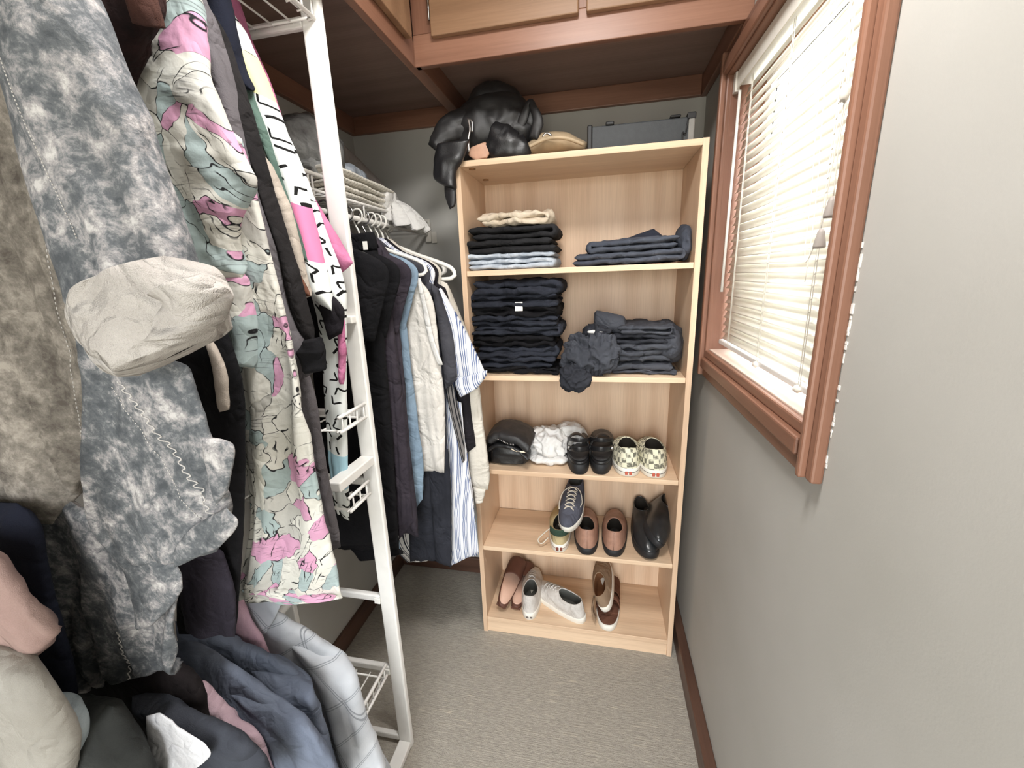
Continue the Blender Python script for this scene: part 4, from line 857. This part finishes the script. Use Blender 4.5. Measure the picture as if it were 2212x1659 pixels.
folded('folded_trousers', 'slate blue folded trousers lying at the bottom right of the top shelf', 'trousers', 1229, 1478, 575, 548, 'fold_navy', 2, seed=5, zb=Z1+.001, zt=zd1+.004, group=GB, tilt=.02)
folded('folded_trousers', 'slate blue folded trousers stacked second on the right of the top shelf', 'trousers', 1274, 1476, 548, 519, 'fold_navy', 2, seed=6, zb=zd1+.004, zt=zd2+.002, group=GB, tilt=.035, flip=True)
o = strip('folded_shirt', [(1345, 518), (1380, 505), (1412, 494)], [(1360, 530), (1420, 524), (1440, 516)], .10, 'fold_navy_dark', None, .012, m=30, n=30); setp(o, 'dark navy flap sticking up from the folded trousers', 'clothing')
o = crumple('rolled_shirt', (P(1474, 530, y=.13)[0], .13, Z1+.062), (.024, .09, .055), 'fold_navy', None, 7, .18, 22, origin=(P(1474, 530, y=.13)[0], .13, Z1)); setp(o, 'rolled slate shirt wedged against the right side of the bookcase', 'shirt')
zz = [Z2+.001]+[P(1118, q, y=.03)[2] for q in (795, 772, 750, 727, 704, 684, 662, 638, 606)]
ords = ['bottom', 'second from bottom', 'third from bottom', 'fourth from bottom', 'middle', 'fourth from top', 'third from top', 'second from top', 'topmost']
for k in range(9):
    jit = (k*37 % 11)-5
    folded('folded_jeans' if k % 2 else 'folded_sweater', 'black folded garment, %s of the tall black stack on the second shelf' % ords[k], 'clothing', 1022+jit, 1212+((k*53) % 13)-6, 800, 780, 'jean_ink' if k % 3 else 'black_cloth', 2, seed=20+k, zb=zz[k], zt=zz[k+1]+.002, group=GC, flip=bool(k % 2), wr=.004, fold=.009)
tg = box('paper_tag', tuple(P(1113, 672, y=.024)), tuple(P(1129, 652, y=.028)), 'white_plastic', None, 0, origin=tuple(P(1120, 662, y=.026))); setp(tg, 'small white size tag on the black stack', 'tag')
zz = [Z2+.001]+[P(1390, q, y=.05)[2] for q in (800, 768, 744, 722, 704)]
ordd = ['bottom', 'second from bottom', 'middle', 'second from top', 'topmost']
for k in range(5):
    folded('folded_trousers' if k % 2 else 'folded_shirt', 'charcoal folded garment, %s of the low stack right on the second shelf' % ordd[k], 'clothing', (1318, 1312, 1322, 1318, 1330)[k], (1464, 1468, 1462, 1458, 1452)[k], 800, 780, 'fold_char' if k != 3 else 'fold_char_dark', 2, seed=40+k, zb=zz[k], zt=zz[k+1]+.002, group=GD, y0=.04, depth=.2, flip=bool(k % 2), wr=.004, fold=.008)
t = thing('crumpled_trousers', 'crumpled charcoal trousers spilling over the second shelf edge', 'trousers', tuple(P(1262, 815, y=.02)))
crumple('heap', P(1262, 770, y=.05), (.075, .055, .075), 'fold_char', t, 3, .36, 26, 96, 72)
crumple('spill', P(1240, 815, y=-.012), (.045, .03, .042), 'fold_char_dark', t, 8, .40, 40, 80, 60)
crumple('bulge', P(1300, 765, y=.02), (.05, .04, .065), 'fold_char', t, 5, .38, 32, 80, 60)
crumple('knot', P(1292, 718, y=.07), (.045, .04, .03), 'fold_char_dark', t, 6, .36, 36)
rl = loft('charcoal_top', *(lambda c: (c, np.tile([0, .022, .022], (24, 1)), np.tile([0, -.02, .024], (24, 1))))(catmull([P(1283, 690, y=.10), P(1310, 695, y=.09), P(1352, 705, y=.08)], 24)), 'fold_char', None, n=30, p=1.0, wr=.003, seed=4, origin=tuple(P(1310, 705, y=.09))); setp(rl, 'rolled charcoal top lying on the low stack, second shelf', 'clothing')
o = crumple('white_label', P(1285, 717, y=.035), (.022, .006, .006), 'white_cotton', None, 5, .3, 60, 24, 14, origin=tuple(P(1285, 719, y=.035))); setp(o, 'small white cloth label poking out below the rolled charcoal top', 'label')
o = crumple('crumpled_shirt', P(1440, 740, y=.14), (.05, .10, .075), 'fold_char', None, 12, .2, 18, origin=tuple(P(1440, 760, y=.14))); setp(o, 'crumpled charcoal shirt behind the low stack at the right panel', 'shirt')

# ------------------------------------------------------------------ third shelf: bag, cloth
bx = P(1100, 1005, y=.05)
bag = thing('handbag', 'black leather handbag slumped at the left of the third shelf', 'bag', (bx[0], .12, Z3))
def rows(pts, m=40): return catmull(pts, m)
c = rows([(bx[0]-.005, .12, Z3+.002), (bx[0]-.006, .12, Z3+.03), (bx[0]-.012, .12, Z3+.08), (bx[0]-.004, .12, Z3+.118)]); w = np.interp(np.linspace(0, 1, 40), [0, .3, .7, 1], [.075, .086, .082, .07])
loft('body', c, np.stack([w, np.zeros(40), np.zeros(40)], -1), np.tile([0, .075, 0], (40, 1)), 'leather_black', bag, n=48, p=.5, edge=.6, wr=.006, wf=24, seed=3)
c = rows([(bx[0]-.07, .10, Z3+.105), (bx[0]-.03, .10, Z3+.128), (bx[0]+.04, .09, Z3+.12), (bx[0]+.088, .085, Z3+.085)]); tn = np.gradient(c, axis=0); tn /= np.linalg.norm(tn, axis=1)[:, None]
nr = np.stack([-tn[:, 2], np.zeros(40), tn[:, 0]], -1)
loft('flap', c, np.tile([0, .088, 0], (40, 1)), nr*.022, 'leather_soft', bag, n=44, p=.6, edge=.7, wr=.004, wf=40, seed=6)
loft('lip', c*np.array([1, 1, 1])+np.array([-.004, -.07, -.035]), np.tile([0, .018, 0], (40, 1)), nr*.008, 'leather_black', bag, n=24, wr=.003, wf=40)
tube('zip', [(bx[0]+.02, .008, Z3+.088), (bx[0]+.045, .004, Z3+.081), (bx[0]+.075, .004, Z3+.079)], .0035, 'zip_cream', bag, 8, 14)
v, f = [], []
for k in range(16):
    q = np.array([bx[0]-.058+k*.0058, .018-.0006*k, Z3+.128+.004*math.sin(k*.4)-.0012*k]); tube_geo([q, q+np.array([.0012, -.004, -.006])], .0014, 5, v, f)
o = mesh_obj('zip_teeth', v, f, 'zip_metal', bag); o['kind'] = 'stuff'
loft('side_gusset', rows([(bx[0]-.088, .10, Z3+.002), (bx[0]-.09, .10, Z3+.06), (bx[0]-.075, .10, Z3+.11)]), np.tile([.014, 0, 0], (40, 1)), np.tile([0, .06, 0], (40, 1)), 'leather_black', bag, n=24, wr=.003)
wc = P(1195, 960, y=.15)
ct = thing('white_cloth', 'crumpled white cotton cloth behind the sandals', 'cloth', (wc[0], .16, Z3))
crumple('heap', (wc[0]-.02, .16, Z3+.05), (.085, .085, .06), 'white_cotton', ct, 5, .36, 22, 80, 60, flat=Z3+.001)
crumple('corner', (wc[0]+.06, .20, Z3+.06), (.06, .04, .065), 'white_cotton', ct, 9, .32, 24, 70, 50, flat=Z3+.001)
crumple('edge', (wc[0]-.01, .10, Z3+.018), (.075, .04, .018), 'white_cotton', ct, 2, .35, 26, 60, 30, flat=Z3+.001)

# ================================================================== SHOES  (local: heel at y=0, toe towards +y)
def outline(L, wh, wb, k=2.6, n=64, toe=2.4):
    a = 2*PI*np.arange(n)/n; yy = .5*(1-np.cos(a)); sd = np.where(np.sin(a) >= 0, 1, -1)
    e = np.where(yy < .5, k, toe); hw = (1-np.abs(2*yy-1)**e)**(1/e); w = wh+(wb-wh)*np.clip((yy-.15)/.5, 0, 1)**1.2-(wb*.1)*np.clip((yy-.75)/.25, 0, 1)
    return np.stack([sd*hw*w+.006*np.sin(PI*yy)*0, yy*L], -1), a
def sole_mesh(t, name, o2, z0, z1, mat, grow=0.0, lift=None, tag=None):
    n = len(o2); c = o2.mean(0); V = []
    for s, z in ((.97, z0), (1.0, z0+.002), (1.0, z1-.002), (.985, z1)):
        for q in o2: V.append(((c[0]+(q[0]-c[0])*(s+grow)), c[1]+(q[1]-c[1])*(s+grow), z+(lift(q[1]) if lift else 0)))
    F = [(i*n+j, i*n+(j+1) % n, (i+1)*n+(j+1) % n, (i+1)*n+j) for i in range(3) for j in range(n)]+[tuple(range(n-1, -1, -1)), tuple(3*n+j for j in range(n))]
    return mesh_obj(name, V, F, mat, t, local=True)
def shoe(name, label, loc, rz, sole, upper, lining, L=.275, wh=.034, wb=.047, st=.024, hh=.062, oh=.058, y_op=(.016, .135), ow=.026, group=None, tilt=(0, 0), toe_mat=None, sole2=None, toe=2.4, seed=0, cat='shoe', wr=.0012):
    t = thing(name, label, cat, loc, group, rz); t.rotation_euler = (tilt[0], tilt[1], rz)
    o2, a = outline(L, wh, wb, toe=toe); n = len(o2); lift = lambda y: .010*max(0, (y/L-.7)/.3)**2
    sole_mesh(t, 'sole', o2, 0, st, sole, .03, lift)
    if sole2: sole_mesh(t, 'foxing_line', o2, st*.55, st*.62, sole2, .034, lift)
    yc_, yl = (y_op[0]+y_op[1])/2, (y_op[1]-y_op[0])/2; m = 26; V = []
    # rim of the opening
    rim = np.stack([ow*np.sign(np.sin(a))*np.abs(np.sin(a))**.9, yc_-yl*np.cos(a), st+hh+(oh-hh)*.5*(1-np.cos(a))-.012*np.abs(np.sin(a))**2], -1)
    base = np.c_[o2, [st-.003+lift(q[1]) for q in o2]]
    for i in range(m):
        s = i/(m-1); h = s**.9
        for j in range(n):
            toward = .5*(1-math.cos(a[j])); e = 1.0+.9*toward          # toe side rises first, then runs back
            k = h**e; zz_ = (1-toward)*math.sin(s*PI/2)**.85+toward*k**.55
            x = base[j, 0]*(1-k)+rim[j, 0]*k; y = base[j, 1]*(1-k)+rim[j, 1]*k; z = base[j, 2]+(rim[j, 2]-base[j, 2])*zz_
            V.append((x*(1+.05*math.sin(PI*s)), y, z))
    V = np.array(V); V = V+(wr*vnoise(V*45, seed))[:, None]*np.array([.6, .6, 1.0])
    F = [(i*n+j, i*n+(j+1) % n, (i+1)*n+(j+1) % n, (i+1)*n+j) for i in range(m-1) for j in range(n)]
    o = mesh_obj('upper', V, F, upper, t, local=True)
    # rolled collar, lining and insole
    V2 = []; m2 = 10; top = V[(m-1)*n:]
    ctr = np.array([0, yc_+.02, 0])
    for i in range(m2):
        s = i/(m2-1)
        for j in range(n):
            q = top[j].copy(); q[0] *= 1-.10*min(1, s*3); q[1] = ctr[1]+(q[1]-ctr[1])*(1-.06*min(1, s*3)+.25*s*(1 if q[1] > yc_ else 0)); q[2] = q[2]+.002*math.sin(PI*min(1, s*3))-(q[2]-st-.004)*max(0, (s-.15)/.85); V2.append(q)
    F2 = [(i*n+j, i*n+(j+1) % n, (i+1)*n+(j+1) % n, (i+1)*n+j) for i in range(m2-1) for j in range(n)]+[tuple((m2-1)*n+j for j in range(n))]
    mesh_obj('lining', V2, F2, lining, t, local=True)
    v, f = tube_geo(np.vstack([top, top[:1]]), .0022, 6, cap=False); mesh_obj('collar', v, f, upper, t, local=True)
    t['vamp'] = (L, y_op[1], st, oh); return t
def laces(t, st, L, mat, n=5, y0=.135, dy=.018, z0=.062, dz=-.006, w=.018, ends=True):
    V, F = [], []
    vL, vy, vs_, vo_ = t['vamp']; del t['vamp']
    vz = lambda y_: vs_+.001+vo_*max(0.0, min(1.0, (vL-y_)/(vL-vy)))**.55
    z0 = vz(y0)
    for k in range(n):
        y = y0+dy*k; z = vz(y+.007)
        tube_geo(catmull([(-w, y, z-.005), (-w*.4, y+.006, z+.004), (w*.4, y+.010, z+.004), (w, y+.014, z-.005)], 10), .0024, 6, V, F)
        tube_geo(catmull([(w, y, z-.005), (w*.4, y+.006, z+.005), (-w*.4, y+.010, z+.005), (-w, y+.014, z-.005)], 10), .0024, 6, V, F)
    if ends:
        tube_geo(catmull([(w*.6, y0, z0), (w*1.8, y0+.03, z0-.004), (w*2.4, y0+.06, z0-.03), (w*2.2, y0+.09, z0-.045)], 20), .002, 6, V, F)
        tube_geo(catmull([(-w*.6, y0, z0), (-w*1.7, y0+.02, z0-.004), (-w*2.3, y0+.05, z0-.028), (-w*2.0, y0+.07, z0-.04)], 20), .002, 6, V, F)
    mesh_obj('laces', V, F, mat, t, local=True)
def toecap(t, L, wb, st, mat):
    o2, a = outline(L, .034, wb); V, F = [], []; m, n = 12, 25
    sel = np.linspace(PI*.72, PI*1.28, n)
    for i in range(m):
        s = i/(m-1)
        for q in sel:
            yy = .5*(1-math.cos(q)); hw = (1-abs(2*yy-1)**2.4)**(1/2.4)*wb*.92*(1 if math.sin(q) >= 0 else -1)
            V.append((hw*(1-.62*s)*1.02, L*(yy-.16*s*s)+.0035*(1-s), st+.002+.034*math.sin(s*PI/2)**.8+.008*(1-s)))
    for i in range(m-1):
        for j in range(n-1): p_ = i*n+j; F.append((p_, p_+1, p_+n+1, p_+n))
    mesh_obj('toe_cap', V, F, mat, t, local=True)
def heel_tag(t, mat, z0=.006, z1=.017, w=.010, y=-.0055):
    V, F = [], []
    bm = bmesh.new()
    for dx in (-1, 1): add_box(bm, (dx*w*.55-w*.38, y, z0), (dx*w*.55+w*.38, y+.003, z1), .002, 2)
    bm_obj('heel_mark', bm, mat, t, local=True)
def xy(px, py, y, z): q = P(px, py, y=y); return (q[0], y, z)
GS = 'shoes on the bookcase shelves'
# checkered slip-ons, heels to the front
for px, lab, s in ((1357, 'cream checkered slip-on shoe, left one of the pair', 1), (1416, 'cream checkered slip-on shoe by the right panel', 2)):
    t = shoe('slip_on_shoe', lab, xy(px, 1030, .014, Z3), 0.02, 'sole_white', 'checker_canvas', 'lining_dark', .262, .050, .056, .030, .074, .07, (.012, .13), .034, GS, sole2='black_trim', seed=s); heel_tag(t, 'logo_red', .008, .021, .013)
# black platform sandals
for px, yy, rz, lab, s in ((1252, .006, .10, 'black platform sandal standing forward on the third shelf', 1), (1297, .016, -.02, 'black platform sandal, second of the pair, beside the checkered shoes', 2)):
    t = thing('platform_sandal', lab, 'sandal', xy(px, 1030, yy, Z3), GS, rz)
    o2, a = outline(.265, .040, .046); sole_mesh(t, 'platform', o2, 0, .040, 'sole_black', .02); sole_mesh(t, 'rand', o2, .040, .050, 'leather_black', .03); sole_mesh(t, 'footbed', o2, .050, .056, 'leather_soft', -.04)
    for y0_, h_, wd, nm in ((.085, .105, .014, 'ankle_strap'), (.185, .062, .034, 'toe_strap')):
        ang = np.linspace(0, PI, 30); hw = np.interp(y0_, [0, .13, .27], [.038, .045, .046])
        c = np.stack([hw*np.cos(ang), y0_+.03*np.cos(ang)*(-1 if s == 1 else 1)*(nm != 'toe_strap'), .050+h_*np.sin(ang)**.8*.72], -1)
        tn = np.gradient(c, axis=0); tn /= np.linalg.norm(tn, axis=1)[:, None]; nr = np.stack([-tn[:, 2], np.zeros(30), tn[:, 0]], -1)
        o = loft(nm, c, np.tile([0, wd, 0], (30, 1)), nr*.0026, 'leather_black', None, n=20); o.parent = t
    sg = -1 if s == 1 else 1
    v, f = tube_geo([(sg*.038, .035, .092), (sg*.038+.001, .028, .092)], .006, 12); mesh_obj('buckle', v, f, 'chrome', t, local=True)
    for nm, zz_, hh_ in (('heel_strap', .075, .010), ('back_tab', .11, .008)):
        ang = np.linspace(0, PI, 40); c = np.stack([.041*np.cos(ang), .085-.080*np.sin(ang), zz_+.022*np.sin(ang)], -1)
        o = loft(nm, c, np.tile([0, 0, hh_], (40, 1)), np.stack([.0024*np.cos(ang), -.0024*np.sin(ang), 0*ang], -1), 'leather_black', None, n=16); o.parent = t
# fourth shelf
t = shoe('sneaker', 'green and mustard sneaker with white sole under the blue sneaker', xy(1208, 1180, .010, Z4), .06, 'sole_white', 'canvas_mustard', 'lining_dark', .27, .041, .048, .032, .056, .056, (.014, .13), .028, GS, sole2='logo_brown', seed=4); heel_tag(t, 'logo_brown', .008, .024, .013)
ang = np.linspace(PI*.05, PI*.95, 30); o = loft('heel_counter', np.stack([.036*np.cos(ang), .040-.038*np.sin(ang), 0*ang+.082], -1), np.tile([0, 0, .014], (30, 1)), np.stack([.004*np.cos(ang), -.004*np.sin(ang), 0*ang], -1), 'canvas_green', None, n=16); o.parent = t
v, f = tube_geo(catmull([(-.03, .08, .06), (-.06, .05, .05), (-.085, .03, .03), (-.07, .02, .02), (-.045, .04, .035)], 30), .0022, 6); mesh_obj('loose_lace', v, f, 'lace_cream', t, local=True)
bl = P(1229, 1140, y=.018)
t = shoe('sneaker', 'navy sneaker with cream laces, toe forward on the green one', (bl[0]+.026, .275, Z4+.142), PI-.14, 'sole_white', 'canvas_navy', 'lining_grey', .265, .038, .048, .028, .074, .068, (.012, .10), .028, GS, tilt=(-.24, 0), seed=6); laces(t, .026, .265, 'lace_cream', 6, .105, .017, .083, -.0065, .019); toecap(t, .265, .049, .026, 'canvas_navy')
for px, yy, rz, lab, s in ((1268, .012, .05, 'brown leather loafer touching the stacked sneakers', 1), (1325, .016, -.06, 'brown leather loafer next to the black shoes', 2)):
    t = shoe('loafer', lab, xy(px, 1195, yy, Z4), rz, 'sole_black', 'leather_brown', 'lining_dark', .275, .046, .051, .026, .072, .062, (.014, .13), .031, GS, seed=10+s)
    v, f = tube_geo([(0, -.004, .03), (0, -.0035, .06), (0, .006, .096)], .0016, 6); mesh_obj('back_seam', v, f, 'leather_brown', t, local=True)
shoe('derby_shoe', 'black leather shoe with shiny toe flat on the fourth shelf beside the loafers', (P(1384, 1200, y=.02)[0]+.012, .29, Z4), PI+.08, 'sole_black', 'leather_shine', 'lining_dark', .28, .040, .050, .028, .09, .08, (.014, .11), .028, GS, seed=14)
shoe('derby_shoe', 'black leather shoe tipped over against the right bookcase panel', (BW-BT-.058, .285, Z4+.055), PI-.04, 'sole_black', 'leather_shine', 'lining_dark', .27, .038, .047, .024, .085, .08, (.014, .11), .026, GS, tilt=(.0, -.70), seed=15)
# bottom shelf
t = shoe('sneaker', 'white sneaker with its heel to the front on the bottom shelf', xy(1143, 1328, .016, Z5), .06, 'sole_white', 'canvas_white', 'lining_grey', .275, .040, .047, .030, .074, .068, (.012, .125), .031, GS, seed=20); heel_tag(t, 'mark_grey', .009, .017, .014); laces(t, .028, .275, 'canvas_white', 4, .135, .018, .07, -.006, .016, False)
q = xy(1262, 1300, .045, Z5); t = shoe('sneaker', 'white sneaker turned sideways on the bottom shelf', (q[0], q[1]-.005, Z5), .95, 'sole_white', 'canvas_white', 'lining_grey', .275, .040, .047, .026, .068, .064, (.012, .125), .030, GS, tilt=(0, -.08), seed=21); laces(t, .028, .275, 'canvas_white', 4, .135, .018, .066, -.006, .016, False)
q = xy(1312, 1340, .02, Z5)
t = thing('sandal', 'brown suede sandal with white sole lying open under the tan shoe', 'sandal', (q[0], .012, Z5), GS, -.04)
o2, a = outline(.265, .046, .05); sole_mesh(t, 'sole', o2, 0, .024, 'sole_white', .03); sole_mesh(t, 'footbed', o2, .024, .032, 'suede_brown', -.02)
for y0_, h_, wd in ((.085, .085, .016), (.15, .075, .024), (.21, .06, .026)):
    ang = np.linspace(0, PI, 30); c = np.stack([.048*np.cos(ang), y0_+.012*np.cos(ang), .028+h_*np.sin(ang)**.8*.8], -1); tn = np.gradient(c, axis=0); tn /= np.linalg.norm(tn, axis=1)[:, None]
    o = loft('strap', c, np.tile([0, wd, 0], (30, 1)), np.stack([-tn[:, 2], 0*ang, tn[:, 0]], -1)*.003, 'suede_brown', None, n=18); o.parent = t
o = loft('tongue', catmull([(-.045, .02, .03), (-.062, .05, .05), (-.058, .09, .075)], 24), np.tile([0, .02, 0], (24, 1)), np.tile([.004, 0, .002], (24, 1)), 'suede_tan', None, n=18); o.parent = t
t = shoe('sneaker', 'tan shoe with white sole resting askew on the brown sandal', (q[0]-.004, .040, Z5+.066), -.06, 'sole_white', 'suede_tan', 'lining_brown', .25, .036, .043, .024, .052, .05, (.012, .13), .027, GS, tilt=(.22, -.42), seed=23)
def slide(label, loc, rz, tilt):
    t = thing('flat_shoe', label, 'shoe', loc, GS, rz); t.rotation_euler = (tilt[0], tilt[1], rz); o2, a = outline(.245, .030, .038, toe=2.0)
    sole_mesh(t, 'sole', o2, 0, .014, 'pump_dark', .05); sole_mesh(t, 'footbed', o2, .014, .019, 'pump_pink', -.03)
    ang = np.linspace(0, PI, 30); c = np.stack([.040*np.cos(ang), .175+0*ang, .012+.055*np.sin(ang)**.8], -1); tn = np.gradient(c, axis=0); tn /= np.linalg.norm(tn, axis=1)[:, None]
    o = loft('vamp', c, np.tile([0, .045, .006], (30, 1)), np.stack([-tn[:, 2], 0*ang, tn[:, 0]], -1)*.003, 'pump_dark', None, n=18); o.parent = t
    bm = bmesh.new(); add_box(bm, (-.022, .002, -.012), (.022, .05, .001), .005, 3); bm_obj('heel', bm, 'pump_dark', t, local=True)
q = P(1084, 1300, y=.03)
slide('flat shoe with pale pink footbed tilted against the left panel, bottom shelf', (q[0]-.004, .03, Z5+.034), -.04, (.16, .42))
slide('flat shoe with pale pink footbed, partly behind its tilted partner', (q[0]+.052, .055, Z5+.013), -.05, (0, .12))

# ================================================================== ON TOP OF THE BOOKCASE
ZT = BH
bp = thing('leather_bag', 'large soft black leather bag slumped over the top left bookcase corner', 'bag', (.06, .13, ZT))
def blob(name, pts, radii, mat, par, seed=0, wr=.006, fl=1.0):
    c = catmull(pts, 40); r = np.interp(np.linspace(0, 1, 40), np.linspace(0, 1, len(radii)), radii); tn = np.gradient(c, axis=0); tn /= np.linalg.norm(tn, axis=1)[:, None]
    a_ = np.cross(tn, [0, 1, 0]); a_ /= np.linalg.norm(a_, axis=1)[:, None]+1e-9; b_ = np.cross(a_, tn)
    return loft(name, c, a_*r[:, None], b_*(r*fl)[:, None], mat, par, n=40, p=.9, wr=wr, wf=18, seed=seed, fold=wr*.8, ff=(20, 12), fade=False)
blob('body', [P(985, 330, y=.12), P(1030, 285, y=.13), P(1075, 265, y=.14), P(1120, 275, y=.14), P(1150, 300, y=.13)], [.045, .085, .095, .08, .05], 'leather_soft', bp, 3, .012, .8)
blob('dome', [P(1015, 265, y=.14), P(1050, 222, y=.15), P(1090, 225, y=.16), P(1125, 265, y=.16)], [.04, .055, .055, .045], 'leather_soft', bp, 5, .008)
blob('fold', [P(935, 320, y=.05), P(965, 285, y=.07), P(1010, 270, y=.10), P(1050, 290, y=.10)], [.02, .04, .05, .045], 'leather_soft', bp, 7, .008, .7)
blob('front_slump', [P(1060, 300, y=.06), P(1090, 310, y=.05), P(1120, 318, y=.05), P(1140, 310, y=.06)], [.05, .055, .045, .03], 'leather_black', bp, 9, .008, .6)
strip('side_panel', [(945, 310), (938, 350), (938, 385), (965, 405)], [(1015, 300), (1000, 345), (985, 370), (985, 410)], -.035, 'leather_black', bp, .018, wr=.004, m=40)
strip('strap', [(960, 395), (962, 425), (972, 452)], [(983, 400), (985, 430), (982, 446)], -.03, 'leather_black', bp, .006, m=30, n=20)
strip('handle', [(1126, 268), (1138, 225), (1146, 220), (1150, 260), (1142, 300)], [(1150, 275), (1164, 240), (1168, 262), (1165, 290), (1152, 320)], .10, 'leather_soft', bp, .007, m=40, n=24)
strip('tan_patch', [(1018, 318), (1012, 335), (1030, 348)], [(1048, 306), (1062, 322), (1052, 342)], .035, 'leather_tan', bp, .008, m=24, n=24, wr=.002)
blob('handle_loop', [P(1118, 285, y=.09), P(1132, 250, y=.09), P(1144, 222, y=.09), P(1152, 232, y=.085), P(1162, 262, y=.08), P(1152, 300, y=.08)], [.012, .016, .010, .012, .018, .014], 'leather_soft', bp, 12, .003, .5)
tube('zip_pull', [P(1012, 258, y=.03), P(1015, 280, y=.025), P(1012, 300, y=.022), P(1013, 328, y=.02)], .004, 'zip_metal', bp, 8, 20)
tube('zip_ring', [P(1009, 258, y=.028), P(1019, 262, y=.026), P(1020, 285, y=.025)], .003, 'zip_metal', bp, 8, 14)
sb = thing('shoulder_bag', 'flat beige and brown shoulder bag beside the black bag', 'bag', tuple(P(1205, 322, y=.12)))
blob('body', [P(1128, 330, y=.10), P(1170, 312, y=.12), P(1215, 308, y=.13), P(1268, 318, y=.13)], [.012, .03, .028, .012], 'leather_beige', sb, 2, .003, 1.6)
tube('strap', [P(1140, 318, y=.06), P(1180, 300, y=.06), P(1220, 298, y=.06), P(1262, 312, y=.07)], .006, 'leather_beige', sb, 8, 24)
tube('buckle', [P(1172, 297, y=.08), P(1180, 288, y=.08), P(1190, 293, y=.08), P(1186, 302, y=.08)], .004, 'zip_metal', sb, 8, 16)
bx0 = P(1268, 322, y=.045); bx1 = P(1500, 295, y=.045)
kb = thing('case', 'dark grey hard case on the right of the bookcase top', 'case', ((bx0[0]+bx1[0])/2, .13, ZT))
zt_ = P(1380, 258, y=.045)[2]
box('body', (bx0[0]+.004, .05, ZT+.002), (bx1[0]-.012, .20, zt_-.004), 'grey_box', kb, .004)
box('end_cap', (bx0[0], .046, ZT+.001), (bx0[0]+.016, .205, zt_), 'black_trim', kb, .004); box('end_cap', (bx1[0]-.018, .046, ZT+.001), (bx1[0], .205, zt_), 'case_end', kb, .004)
box('corner', (bx1[0]-.022, .044, zt_-.012), (bx1[0]+.002, .207, zt_+.006), 'black_trim', kb, .003)
box('latch', (bx0[0]+.055, .044, zt_-.006), (bx0[0]+.08, .07, zt_+.004), 'black_trim', kb, .003); box('latch', (bx1[0]-.07, .044, zt_-.004), (bx1[0]-.04, .07, zt_+.003), 'black_trim', kb, .003)
tube('cable', [(bx1[0]-.02, .045, zt_-.01), (bx1[0]-.026, .044, zt_-.05), (bx1[0]-.034, .043, ZT+.03), (bx1[0]-.032, .042, ZT+.004)], .002, 'black_trim', kb, 6, 20)

for o in bpy.data.objects:
    if 'vamp' in o.keys(): del o['vamp']
